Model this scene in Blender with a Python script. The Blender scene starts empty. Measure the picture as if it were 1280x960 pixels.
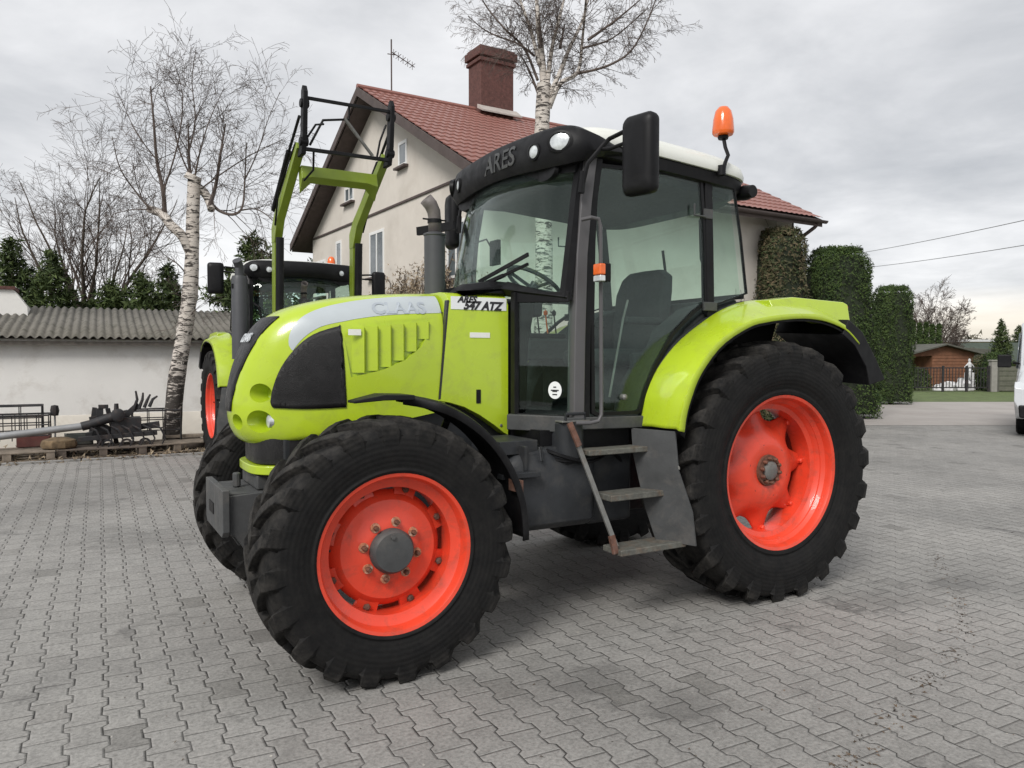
import bpy, bmesh, math, random
from mathutils import Vector, Matrix, Euler
from mathutils.bvhtree import BVHTree
R = math.radians
PI = math.pi
random.seed(7)
sc = bpy.context.scene
col = sc.collection

# ------------------------------------------------------------------ camera
FPX, HOR, CAMZ = 961.0, 447.0, 1.52
cam_d = bpy.data.cameras.new('camera')
cam = bpy.data.objects.new('camera', cam_d)
col.objects.link(cam)
sc.camera = cam
cam_d.sensor_width = 36.0
cam_d.lens = 36.0 * FPX / 1280.0
cam_d.clip_end = 3000
PITCH = math.atan((480 - HOR) / FPX)
cam.location = (0, 0, CAMZ)
cam.rotation_euler = (PI / 2 - PITCH, 0, 0)


def at(px, py, Y):
    """photograph direction (px,py) followed to the real distance Y"""
    x = (px - 640) / FPX
    z = -(py - 480) / FPX
    c, s = math.cos(PITCH), math.sin(PITCH)
    d = Vector((x, c + z * s, -s + z * c))
    return Vector((0, 0, CAMZ)) + d * (Y / d.y)


# ------------------------------------------------------------------ node helpers
class NT:
    def __init__(s, nt):
        s.nt = nt

    def n(s, t, **k):
        nd = s.nt.nodes.new(t)
        for a, b in k.items():
            setattr(nd, a, b)
        return nd

    def l(s, a, b):
        s.nt.links.new(a, b)

    def put(s, sock, v):
        if hasattr(v, 'links'):
            s.l(v, sock)
        else:
            sock.default_value = v

    def m(s, op, a, b=None, c=None, clamp=False):
        nd = s.n('ShaderNodeMath', operation=op)
        nd.use_clamp = clamp
        for i, v in enumerate((a, b, c)):
            if v is not None:
                s.put(nd.inputs[i], v)
        return nd.outputs[0]

    def mix(s, f, a, b, mode='MIX'):
        nd = s.n('ShaderNodeMix', data_type='RGBA', blend_type=mode)
        s.put(nd.inputs[0], f)
        for i, v in ((6, a), (7, b)):
            if isinstance(v, (tuple, list)):
                v = (v[0], v[1], v[2], 1)
            s.put(nd.inputs[i], v)
        return nd.outputs[2]

    def noise(s, vec, scale, detail=4, rough=.55, dist=0.):
        nd = s.n('ShaderNodeTexNoise')
        if vec is not None:
            s.l(vec, nd.inputs['Vector'])
        nd.inputs['Scale'].default_value = scale
        nd.inputs['Detail'].default_value = detail
        nd.inputs['Roughness'].default_value = rough
        nd.inputs['Distortion'].default_value = dist
        return nd.outputs['Fac']

    def ramp(s, v, stops):
        nd = s.n('ShaderNodeValToRGB')
        s.put(nd.inputs[0], v)
        e = nd.color_ramp.elements
        while len(e) < len(stops):
            e.new(.5)
        for i, (p, c) in enumerate(stops):
            e[i].position = p
            if not isinstance(c, (tuple, list)):
                c = (c, c, c)
            e[i].color = (c[0], c[1], c[2], 1)
        return nd.outputs[0]

    def rng(s, v, a, b, c=0., d=1.):
        nd = s.n('ShaderNodeMapRange')
        s.put(nd.inputs[0], v)
        for i, q in enumerate((a, b, c, d)):
            nd.inputs[i + 1].default_value = q
        return nd.outputs[0]

    def bump(s, h, strength=.3, dist=.01):
        nd = s.n('ShaderNodeBump')
        nd.inputs['Strength'].default_value = strength
        nd.inputs['Distance'].default_value = dist
        s.l(h, nd.inputs['Height'])
        return nd.outputs[0]


def newmat(name):
    m = bpy.data.materials.new(name)
    m.use_nodes = True
    nt = m.node_tree
    T = NT(nt)
    p = nt.nodes['Principled BSDF']
    tc = T.n('ShaderNodeTexCoord')
    return m, T, p, tc


def mat(name, c, rough=.5, metal=0., var=.12, vs=6., dirt=None, dirt_amt=.0, ds=3., bump=0., bs=60., coat=0., spec=None, rv=.1):
    m, T, p, tc = newmat(name)
    o = tc.outputs['Object']
    f = T.noise(o, vs, 5, .6)
    lo = tuple(x * (1 - var) for x in c)
    hi = tuple(min(1, x * (1 + var)) for x in c)
    cc = T.mix(T.rng(f, .3, .7), lo, hi)
    if dirt:
        g = T.noise(o, ds, 8, .7, .3)
        cc = T.mix(T.m('MULTIPLY', T.rng(g, .5, .72), dirt_amt), cc, dirt)
    T.put(p.inputs['Base Color'], cc)
    r = T.rng(T.noise(o, vs * 2.3, 4), .3, .7, max(.02, rough - rv), min(1, rough + rv))
    T.put(p.inputs['Roughness'], r)
    p.inputs['Metallic'].default_value = metal
    if coat:
        p.inputs['Coat Weight'].default_value = coat
        p.inputs['Coat Roughness'].default_value = .08
    if spec is not None:
        p.inputs['Specular IOR Level'].default_value = spec
    if bump:
        T.l(T.bump(T.noise(o, bs, 5, .6), bump, .01), p.inputs['Normal'])
    return m


def glassmat(name, tint, fac=.0):
    m = bpy.data.materials.new(name)
    m.use_nodes = True
    nt = m.node_tree
    nt.nodes.clear()
    T = NT(nt)
    out = T.n('ShaderNodeOutputMaterial')
    tr = T.n('ShaderNodeBsdfTransparent')
    tr.inputs[0].default_value = (*tint, 1)
    gl = T.n('ShaderNodeBsdfGlossy')
    gl.inputs['Roughness'].default_value = .015
    gl.inputs[0].default_value = (.95, 1, .98, 1)
    ge = T.n('ShaderNodeNewGeometry')
    dt = T.n('ShaderNodeVectorMath', operation='DOT_PRODUCT')
    T.l(ge.outputs['Normal'], dt.inputs[0])
    T.l(ge.outputs['Incoming'], dt.inputs[1])
    mx = T.n('ShaderNodeMixShader')
    sch = T.m('POWER', T.m('SUBTRACT', 1., T.m('ABSOLUTE', dt.outputs['Value'])), 5.)
    f = T.m('ADD', T.m('MULTIPLY', sch, .9), .04 + fac, clamp=True)
    T.l(f, mx.inputs[0])
    T.l(tr.outputs[0], mx.inputs[1])
    T.l(gl.outputs[0], mx.inputs[2])
    T.l(mx.outputs[0], out.inputs[0])
    return m


MT = {}
MT['green'] = mat('green_paint', (.40, .53, .020), .32, var=.05, vs=2.5, dirt=(.22, .23, .07), dirt_amt=.35, ds=7, coat=.5)
MT['silver'] = mat('silver_decal', (.42, .46, .48), .35, var=.06, vs=4, coat=.3)
MT['white_decal'] = mat('white_decal', (.78, .8, .8), .35, var=.04)
MT['white_print'] = mat('white_print', (.55, .58, .6), .4, var=.1)
MT['faint_print'] = mat('faint_print', (.37, .41, .45), .4, var=.1)
MT['black_print'] = mat('black_print', (.02, .02, .022), .4)
MT['red'] = mat('red_rim_paint', (.69, .056, .023), .42, var=.1, vs=5, dirt=(.20, .055, .035), dirt_amt=.6, ds=9, coat=.3)
MT['chip'] = mat('chipped_paint', (.40, .15, .08), .6, var=.7, vs=45, dirt=(.62, .55, .45), dirt_amt=.9, ds=40)
MT['darkred'] = mat('rusty_bolt', (.12, .05, .03), .7, var=.4, vs=60)
MT['tyre'] = mat('tyre_rubber', (.0065, .0065, .007), .74, var=.3, vs=9, dirt=(.028, .026, .024), dirt_amt=.5, ds=5, bump=.25, bs=90, spec=.16)
MT['charcoal'] = mat('charcoal_metal', (.022, .024, .027), .5, var=.2, vs=8, dirt=(.075, .07, .062), dirt_amt=.45, ds=6, spec=.35)
MT['gunmetal'] = mat('gunmetal_paint', (.060, .062, .063), .55, var=.18, vs=9, spec=.35, dirt=(.15, .135, .12), dirt_amt=.45, ds=6, bump=.1)
MT['pillar'] = mat('pillar_paint', (.085, .082, .085), .45, var=.08)
MT['black'] = mat('black_plastic', (.006, .006, .007), .5, spec=.22, var=.15, dirt=(.028, .028, .028), dirt_amt=.4, ds=4)
MT['mesh'] = mat('grille_mesh', (.010, .0095, .010), .38, var=.35, vs=9, dirt=(.03, .03, .03), dirt_amt=.5, ds=7, bump=.35, bs=260, spec=.35)
MT['rust'] = mat('rusted_steel', (.11, .052, .035), .8, var=.45, vs=30, dirt=(.1, .1, .1), dirt_amt=.6, ds=18)
MT['steel'] = mat('worn_steel', (.19, .19, .18), .5, metal=.5, var=.2, vs=20, dirt=(.15, .1, .07), dirt_amt=.5, ds=12)
MT['tread_plate'] = mat('worn_tread_plate', (.12, .12, .105), .6, metal=.2, var=.3, vs=30, dirt=(.16, .09, .05), dirt_amt=.6, ds=10, bump=.4, bs=90)
MT['roof'] = mat('cream_roof', (.68, .69, .64), .4, var=.04, vs=3, dirt=(.45, .45, .4), dirt_amt=.35, ds=6, coat=.2)
MT['seat'] = mat('seat_fabric', (.014, .017, .017), .85, var=.3, vs=25)
MT['orange'] = mat('orange_lens', (.75, .13, .015), .2, var=.15, vs=12, coat=.5)
MT['clear'] = mat('clear_lens', (.62, .65, .66), .15, metal=.3, var=.2, vs=30, coat=.6)
MT['exhaust'] = mat('exhaust_paint', (.055, .057, .063), .5, var=.08, vs=6)
MT['rustpipe'] = mat('exhaust_tip', (.13, .115, .11), .6, var=.25, vs=14)
MT['glass'] = glassmat('tinted_glass', (.895, .975, .94), -.010)
MT['glass_dark'] = glassmat('dark_tinted_glass', (.86, .93, .90), -.005)
MT['sticker'] = mat('paper_sticker', (.8, .8, .76), .5, var=.05)


def tyre_mat(Rt):
    m, T, p, tc = newmat('tyre_rubber')
    o = tc.outputs['Object']
    sx = T.n('ShaderNodeSeparateXYZ')
    T.l(o, sx.inputs[0])
    rad = T.m('SQRT', T.m('ADD', T.m('POWER', sx.outputs[0], 2.), T.m('POWER', sx.outputs[2], 2.)))
    worn = T.rng(rad, Rt - .10, Rt - .01)
    f = T.noise(o, 9, 7, .7, .4)
    base = T.mix(T.rng(f, .35, .7), (.0055, .0055, .006), (.0095, .0095, .0095))
    dust = T.m('MULTIPLY', T.rng(T.noise(o, 16, 8, .75), .38, .68), T.m('ADD', .16, T.m('MULTIPLY', worn, .75)))
    c = T.mix(dust, base, (.052, .048, .043))
    T.put(p.inputs['Base Color'], c)
    T.put(p.inputs['Roughness'], T.rng(f, .3, .7, .62, .85))
    p.inputs['Specular IOR Level'].default_value = .18
    h = T.m('ADD', T.noise(o, 70, 6, .7), T.m('MULTIPLY', T.m('SINE', T.m('MULTIPLY', rad, 260.)), .25))
    T.l(T.bump(h, .35, .006), p.inputs['Normal'])
    return m


MT['tyre_rear'] = tyre_mat(.83)
MT['tyre_front'] = tyre_mat(.635)


# ------------------------------------------------------------------ mesh builder
class MB:
    def __init__(s):
        s.v = []
        s.f = []

    def add(s, vs, fs, mtx=None):
        b = len(s.v)
        for p in vs:
            p = Vector(p)
            if mtx is not None:
                p = mtx @ p
            s.v.append(p)
        for f in fs:
            s.f.append([i + b for i in f])

    def box(s, c, d, mtx=None):
        x, y, z = c
        a, b, e = d[0] / 2, d[1] / 2, d[2] / 2
        vs = [(x + i * a, y + j * b, z + k * e) for i in (-1, 1) for j in (-1, 1) for k in (-1, 1)]
        s.add(vs, [(0, 1, 3, 2), (4, 6, 7, 5), (0, 4, 5, 1), (2, 3, 7, 6), (0, 2, 6, 4), (1, 5, 7, 3)], mtx)
        return s

    def span(s, a, b, mtx=None):
        return s.box([(a[i] + b[i]) / 2 for i in range(3)], [abs(a[i] - b[i]) for i in range(3)], mtx)

    def prism(s, poly, ax, a, b, mtx=None):
        n = len(poly)

        def mk(p, c):
            return {'y': (p[0], c, p[1]), 'x': (c, p[0], p[1]), 'z': (p[0], p[1], c)}[ax]
        s.add([mk(p, a) for p in poly] + [mk(p, b) for p in poly],
              [list(range(n)), list(range(2 * n - 1, n - 1, -1))] + [(i, (i + 1) % n, n + (i + 1) % n, n + i) for i in range(n)], mtx)
        return s

    def tube(s, pts, r, n=8, caps=True, mtx=None):
        pts = [Vector(p) for p in pts]
        if not isinstance(r, (list, tuple)):
            r = [r] * len(pts)
        up = None
        vs = []
        for i, p in enumerate(pts):
            d = (pts[min(i + 1, len(pts) - 1)] - pts[max(i - 1, 0)])
            if d.length < 1e-9:
                d = Vector((0, 0, 1))
            d.normalize()
            if up is None:
                up = d.orthogonal().normalized()
            up = (up - d * up.dot(d))
            if up.length < 1e-6:
                up = d.orthogonal()
            up.normalize()
            w = d.cross(up)
            for k in range(n):
                a = 2 * PI * k / n
                vs.append(p + (up * math.cos(a) + w * math.sin(a)) * r[i])
        fs = []
        for i in range(len(pts) - 1):
            for k in range(n):
                k2 = (k + 1) % n
                fs.append((i * n + k, i * n + k2, (i + 1) * n + k2, (i + 1) * n + k))
        if caps:
            fs.append(list(range(n))[::-1])
            fs.append([(len(pts) - 1) * n + k for k in range(n)])
        s.add(vs, fs, mtx)
        return s

    def bar(s, a, b, w, h, up=(0, 0, 1)):
        """rectangular bar from a to b"""
        a, b = Vector(a), Vector(b)
        d = (b - a).normalized()
        u = Vector(up)
        u = (u - d * u.dot(d))
        if u.length < 1e-5:
            u = d.orthogonal()
        u.normalize()
        q = d.cross(u)
        vs = [p + q * (i * w / 2) + u * (j * h / 2) for p in (a, b) for i, j in ((-1, -1), (1, -1), (1, 1), (-1, 1))]
        s.add(vs, [(0, 1, 2, 3), (7, 6, 5, 4), (0, 4, 5, 1), (1, 5, 6, 2), (2, 6, 7, 3), (3, 7, 4, 0)])
        return s

    def lathe(s, prof, n=48, c=(0, 0, 0), ax='y', mtx=None, closed=False):
        """prof: list of (radius, t along axis)"""
        vs = []
        for r, t in prof:
            for k in range(n):
                a = 2 * PI * k / n
                x, z = r * math.cos(a), r * math.sin(a)
                p = {'y': (x, t, z), 'z': (x, z, t), 'x': (t, x, z)}[ax]
                vs.append((p[0] + c[0], p[1] + c[1], p[2] + c[2]))
        fs = []
        m = len(prof)
        for i in range(m if closed else m - 1):
            j = (i + 1) % m
            for k in range(n):
                k2 = (k + 1) % n
                fs.append((i * n + k, i * n + k2, j * n + k2, j * n + k))
        if not closed:
            if prof[0][0] > 1e-4:
                fs.append(list(range(n))[::-1])
            if prof[-1][0] > 1e-4:
                fs.append([(m - 1) * n + k for k in range(n)])
        s.add(vs, fs, mtx)
        return s

    def loft(s, secs, closed=True, caps=True, mtx=None):
        n = len(secs[0])
        vs = [p for q in secs for p in q]
        fs = []
        for i in range(len(secs) - 1):
            for k in range(n if closed else n - 1):
                k2 = (k + 1) % n
                fs.append((i * n + k, i * n + k2, (i + 1) * n + k2, (i + 1) * n + k))
        if caps and closed:
            fs.append(list(range(n))[::-1])
            fs.append([(len(secs) - 1) * n + k for k in range(n)])
        s.add(vs, fs, mtx)
        return s

    def mesh(s, name, angle=35):
        me = bpy.data.meshes.new(name)
        me.from_pydata([tuple(p) for p in s.v], [], s.f)
        bm = bmesh.new()
        bm.from_mesh(me)
        bmesh.ops.remove_doubles(bm, verts=bm.verts, dist=1e-5)
        bmesh.ops.recalc_face_normals(bm, faces=bm.faces)
        bm.to_mesh(me)
        bm.free()
        if angle:
            for p in me.polygons:
                p.use_smooth = True
            me.set_sharp_from_angle(angle=R(angle))
        return me

    def fastmesh(s, name):
        me = bpy.data.meshes.new(name)
        me.from_pydata([tuple(p) for p in s.v], [], s.f)
        return me

    def build(s, name, m, parent=None, bevel=0, angle=35, fast=False, solid=0, segs=2, off=-1):
        me = s.fastmesh(name) if fast else s.mesh(name, angle)
        if isinstance(m, str):
            m = MT[m]
        me.materials.append(m)
        o = bpy.data.objects.new(name, me)
        col.objects.link(o)
        if parent:
            o.parent = parent
        if solid:
            q = o.modifiers.new('solid', 'SOLIDIFY')
            q.thickness = solid
            q.offset = off
        if bevel:
            b = o.modifiers.new('bevel', 'BEVEL')
            b.width = bevel
            b.segments = segs
            b.limit_method = 'ANGLE'
            b.angle_limit = R(40)
            b.harden_normals = True
        return o


def tag(o, label=None, cat=None, group=None, kind=None):
    if label:
        o['label'] = label
    if cat:
        o['category'] = cat
    if group:
        o['group'] = group
    if kind:
        o['kind'] = kind
    return o


def empty(name, loc=(0, 0, 0), rz=0.):
    o = bpy.data.objects.new(name, None)
    o.empty_display_size = .2
    col.objects.link(o)
    o.location = loc
    o.rotation_euler = (0, 0, rz)
    return o


def copy_tree(o, parent=None):
    c = o.copy()
    col.objects.link(c)
    c.parent = parent
    for ch in list(o.children):
        copy_tree(ch, c)
    return c


def baked(o):
    """apply the modifiers of o"""
    dg = bpy.context.evaluated_depsgraph_get()
    dg.update()
    me = bpy.data.meshes.new_from_object(o.evaluated_get(dg), preserve_all_data_layers=True, depsgraph=dg)
    o.modifiers.clear()
    o.data = me
    return o


def carve(o, cutters):
    for cmb in cutters:
        me = cmb.mesh('cut', 0)
        co = bpy.data.objects.new('cut', me)
        col.objects.link(co)
        b = o.modifiers.new('b', 'BOOLEAN')
        b.operation = 'DIFFERENCE'
        b.solver = 'EXACT'
        b.object = co
        baked(o)
        bpy.data.objects.remove(co)
    for p in o.data.polygons:
        p.use_smooth = True
    o.data.set_sharp_from_angle(angle=R(35))


def text_mesh(s, size, extrude=.001, shear=0., bold=0.):
    cu = bpy.data.curves.new('t', 'FONT')
    cu.body = s
    cu.size = size
    cu.extrude = extrude
    cu.shear = shear
    cu.offset = bold
    cu.align_x = 'CENTER'
    cu.align_y = 'CENTER'
    cu.resolution_u = 3
    o = bpy.data.objects.new('t', cu)
    col.objects.link(o)
    dg = bpy.context.evaluated_depsgraph_get()
    dg.update()
    me = bpy.data.meshes.new_from_object(o.evaluated_get(dg), depsgraph=dg)
    bpy.data.objects.remove(o)
    return me


def put_text(name, s, size, origin, xdir, ydir, m, parent, extrude=.001, shear=0., bold=0., wrap=None):
    me = text_mesh(s, size, extrude, shear, bold)
    xd, yd = Vector(xdir).normalized(), Vector(ydir).normalized()
    zd = xd.cross(yd)
    og = Vector(origin)
    for v in me.vertices:
        p = og + xd * v.co.x + yd * v.co.y + zd * v.co.z
        if wrap:
            h = wrap.ray_cast(p + zd * .3, -zd, 1.)
            if h[0] is not None:
                p = h[0] + zd * (.0048 + v.co.z)
        v.co = p
    me.materials.append(MT[m])
    o = bpy.data.objects.new(name, me)
    col.objects.link(o)
    o.parent = parent
    return o


def interp(pts, n):
    """Catmull-Rom resampling of a polyline"""
    P = [Vector(p) for p in pts]
    out = []
    m = len(P) - 1
    for i in range(n + 1):
        t = i / n * m
        k = min(int(t), m - 1)
        u = t - k
        p0, p1, p2, p3 = P[max(k - 1, 0)], P[k], P[k + 1], P[min(k + 2, m)]
        out.append(.5 * ((2 * p1) + (p2 - p0) * u + (2 * p0 - 5 * p1 + 4 * p2 - p3) * u * u + (3 * p1 - p0 - 3 * p2 + p3) * u ** 3))
    return out


# ================================================================== TRACTOR
def make_wheel(parent, loc, Rt, W, rr, rim_off, nl, front, flip):
    """wheel with its axis along y, outer face towards +y; tyre > lugs in the same mesh"""
    w = empty('wheel', loc, PI if flip else 0)
    w.parent = parent
    lug = .046 if not front else .040
    Rc = Rt - lug
    h = W / 2
    sh = Rc - rr
    bead = rim_off
    prof = [(rr - .005, bead - .03), (rr + .01, bead + .012), (rr + .12 * sh, bead + .022), (rr + .16 * sh, bead + .016), (rr + .35 * sh, h * .99), (rr + .55 * sh, h * 1.02), (rr + .78 * sh, h * .99), (Rc - .035, h * .95), (Rc - .012, h * .84), (Rc - .002, h * .5), (Rc, 0)]
    prof = prof + [(r, -t) for r, t in prof[-2::-1]]
    pr = interp([(r, t, 0) for r, t in prof], 64)
    mb = MB()
    mb.lathe([(p.x, p.y) for p in pr], 72, closed=False)
    # remove the caps the lathe made: the tyre is a ring
    mb.f = [f for f in mb.f if len(f) == 4]
    # lugs
    dphi = 2 * PI / nl
    lag = W / 2 * .95 / Rc
    hw = .031 if front else .034
    for side in (1, -1):
        for k in range(nl):
            ph0 = k * dphi + (0 if side > 0 else dphi / 2) + random.uniform(-.004, .004)
            secs = []
            sk = dphi if flip else 0
            st = [(-.03, Rt - .001, 1.), (.15, Rt, 1.), (.4, Rt - .002, 1.), (.65, Rt - .008, 1.), (.86, Rt - .012, 1.15), (.985, Rt - .030, 1.4), (1.03, Rt - .075, 1.5), (1.012, Rt - .145, 1.3)]
            for i, (t, rt, ws) in enumerate(st):
                lagt = lag * min(t, 1.0) * (1 - .18 * min(t, 1.))
                ph = ph0 + lagt * (-1 if flip else 1)
                y = side * h * t
                yb = side * h * min(t, .93 if i < 6 else t - .06)
                rb = rt - lug - .03 if i < 6 else rt - .01
                if i == 7:
                    rb, rt = rt - .005, rt
                a1 = hw * ws / Rt
                a2 = hw * 1.45 * ws / Rt
                def q(r, an, yy):
                    return Vector((r * math.cos(an), yy, r * math.sin(an)))
                secs.append([q(rb, ph - a2, yb), q(rt, ph - a1, y), q(rt, ph + a1, y), q(rb, ph + a2, yb)])
            mb.loft(secs)
    ty = mb.build('tyre', 'tyre_front' if front else 'tyre_rear', w, angle=30, bevel=.004, segs=1)
    ty.modifiers['bevel'].harden_normals = False
    # rim
    s = MB()
    o = rim_off
    if front:
        rp = [(rr + .012, o - .012), (rr + .02, o), (rr + .012, o + .014), (rr - .004, o + .010), (rr - .012, o - .004), (rr - .018, o - .045), (rr - .05, o - .065), (rr - .055, o - .16), (rr - .03, o - .20), (rr - .03, -o + .06), (rr + .015, -o), (rr + .0, -o - .01), (rr - .04, -o + .05), (rr - .045, o - .2), (rr - .062, o - .165), (rr - .062, o - .06), (rr - .03, o - .05)]
    else:
        rp = [(rr + .012, o - .012), (rr + .02, o), (rr + .012, o + .014), (rr - .006, o + .008), (rr - .014, o - .01), (rr - .018, o - .05), (rr - .036, o - .06), (rr - .040, o - .10), (rr - .068, o - .115), (rr - .07, o - .24), (rr - .04, o - .27), (rr - .03, -o + .06), (rr + .015, -o), (rr, -o - .01), (rr - .04, -o + .05), (rr - .05, o - .27), (rr - .08, o - .245), (rr - .08, o - .11), (rr - .05, o - .1), (rr - .03, o - .05)]
    s.lathe(rp, 72, closed=True)
    rim = s.build('rim', 'red', w, angle=40)
    s = MB()
    if front:
        dp = [(.0, o - .075), (.10, o - .075), (.135, o - .078), (.16, o - .095), (.19, o - .10), (.235, o - .105), (.252, o - .12), (.272, o - .142), (.280, o - .155), (.270, o - .168), (.1, o - .13), (.0, o - .13)]
        s.lathe(dp, 64)
        # mounting lugs that carry the disc
        for k in range(8):
            a = k * PI / 4 + .35
            M = Matrix.Rotation(-a, 4, 'Y')
            s.add([(.25, o - .128, -.05), (.322, o - .15, -.062), (.322, o - .15, .062), (.25, o - .128, .05), (.25, o - .158, -.05), (.322, o - .168, -.062), (.322, o - .168, .062), (.25, o - .158, .05)],
                  [(0, 1, 2, 3), (7, 6, 5, 4), (0, 4, 5, 1), (1, 5, 6, 2), (2, 6, 7, 3), (3, 7, 4, 0)], M)
        s.build('wheel_disc', 'red', w, angle=35)
        br, bn, rh = .135, 8, .29
    else:
        # lobed disc: eight arms reach out to the barrel
        NA, rad = 96, [0, .10, .14, .19, .25, .30, .34, .37, .40, .42]
        prof_y = [o - .115, o - .115, o - .10, o - .108, o - .14, o - .165, o - .18, o - .19, o - .20, o - .205]
        vs, fs = [], []
        nr = len(rad)
        for t in (0, -.012):
            for i, r in enumerate(rad):
                for k in range(NA):
                    a = 2 * PI * k / NA
                    lob = .5 + .5 * math.cos(8 * a + .6)
                    rmax = .325 + .105 * (lob ** 1.8)
                    rr2 = r if r < .25 else .25 + (r - .25) / (.42 - .25) * (rmax - .25)
                    dip = -.02 * (1 - lob) * max(0, (r - .3) / .12)
                    vs.append((rr2 * math.cos(a), prof_y[i] + t + dip, rr2 * math.sin(a)))
        for t in (0, 1):
            b = t * nr * NA
            for i in range(nr - 1):
                for k in range(NA):
                    fs.append((b + i * NA + k, b + i * NA + (k + 1) % NA, b + (i + 1) * NA + (k + 1) % NA, b + (i + 1) * NA + k))
        for k in range(NA):
            i = (nr - 1) * NA
            fs.append((i + k, i + (k + 1) % NA, nr * NA + i + (k + 1) % NA, nr * NA + i + k))
        s.add(vs, fs)
        s.build('wheel_disc', 'red', w, angle=50)
        br, bn, rh = .078, 10, .385
    # nuts: hub ring and outer ring
    for k in range(bn):
        a = 2 * PI * k / bn + .2
        y0 = o - (.078 if front else .10)
        s = MB()
        s.lathe([(.013, -.005), (.013, .022), (.008, .03)], 6, (br * math.cos(a), y0, br * math.sin(a)))
        s.build('wheel_nut', 'darkred', w)
        if front:
            MB().lathe([(.024, -.004), (.023, .005)], 14, (br * math.cos(a), y0, br * math.sin(a))).build('washer', 'chip', w)
    for k in range(8):
        a = k * PI / 4 + (.35 if front else -.075)
        y0 = o - (.145 if front else .19)
        s = MB()
        s.lathe([(.017, -.02), (.017, .02), (.009, .026)], 6, (rh * math.cos(a), y0, rh * math.sin(a)))
        s.box((rh * math.cos(a), y0 - .005, rh * math.sin(a)), (.03, .02, .03))
        s.build('rim_bolt', 'rust' if front else 'red', w)
    MB().tube([(rr - .055, o - .14, .03), (rr - .075, o - .085, .03)], .007, 8).build('valve', 'black', w)
    if not front:
        MB().lathe([(.102, o - .118), (.098, o - .098), (.060, o - .096)], 32).build('hub_ring', 'darkred', w)
        for k in range(6):
            a = k * PI / 3 + .25
            MB().lathe([(.010, o - .12), (.010, o - .1045), (0, o - .1045)], 10, (.162 * math.cos(a), 0, .162 * math.sin(a))).build('bolt_hole_shade', 'black_print', w)  # black discs on the surface, painting the shade inside the holes
    s = MB()
    if front:
        s.lathe([(.106, o - .09), (.106, o - .045), (.098, o - .03), (.092, o - .022), (.03, o - .020), (.0, o - .020)], 40)
        s.lathe([(.012, -.01), (.012, .008)], 6, (.01, o - .018, .075))
        s.build('hub_cap', 'gunmetal', w)
        s = MB()
        s.lathe([(.16, o - .28), (.16, o - .14)], 24)
        s.build('hub', 'charcoal', w)
    else:
        s.lathe([(.060, o - .11), (.060, o - .085), (.045, o - .075), (.0, o - .075)], 32)
        s.build('hub_cap', 'steel', w)
    return w


def mirror_pts(poly):
    return [(x, -y) for x, y in poly]


# centre profile of the bonnet (x,z) and the fan construction about Q
Q = Vector((2.02, 1.22))
HP = interp([(2.98, 1.055, 0), (3.06, 1.07, 0), (3.112, 1.15, 0), (3.125, 1.27, 0), (3.10, 1.42, 0), (3.05, 1.56, 0), (2.975, 1.685, 0), (2.87, 1.77, 0), (2.72, 1.825, 0), (2.50, 1.865, 0), (2.25, 1.888, 0), (2.02, 1.90, 0)], 60)


def hoodw(x):
    return .385 - .055 * max(0, min(1, (x - 2.3) / .8)) ** 1.5


def hoodpt(sv, t, off=0.):
    """sv 0 nose bottom .. 1 rear top; t -90..90 degrees across"""
    i = sv * (len(HP) - 1)
    k = min(int(i), len(HP) - 2)
    p = HP[k].lerp(HP[k + 1], i - k)
    d = Vector((p.x, p.y)) - Q
    ex = 2 / (3.0 + 1.3 * min(1, max(0, (sv - .30) / .35)))
    a = R(t)
    ca, sa = max(0, math.cos(a)), abs(math.sin(a))
    f = ca ** ex
    g = sa ** ex
    x = Q.x + d.x * f
    z = Q.y + d.y * f
    return Vector((x, math.copysign(g * hoodw(x), t), z))


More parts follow.
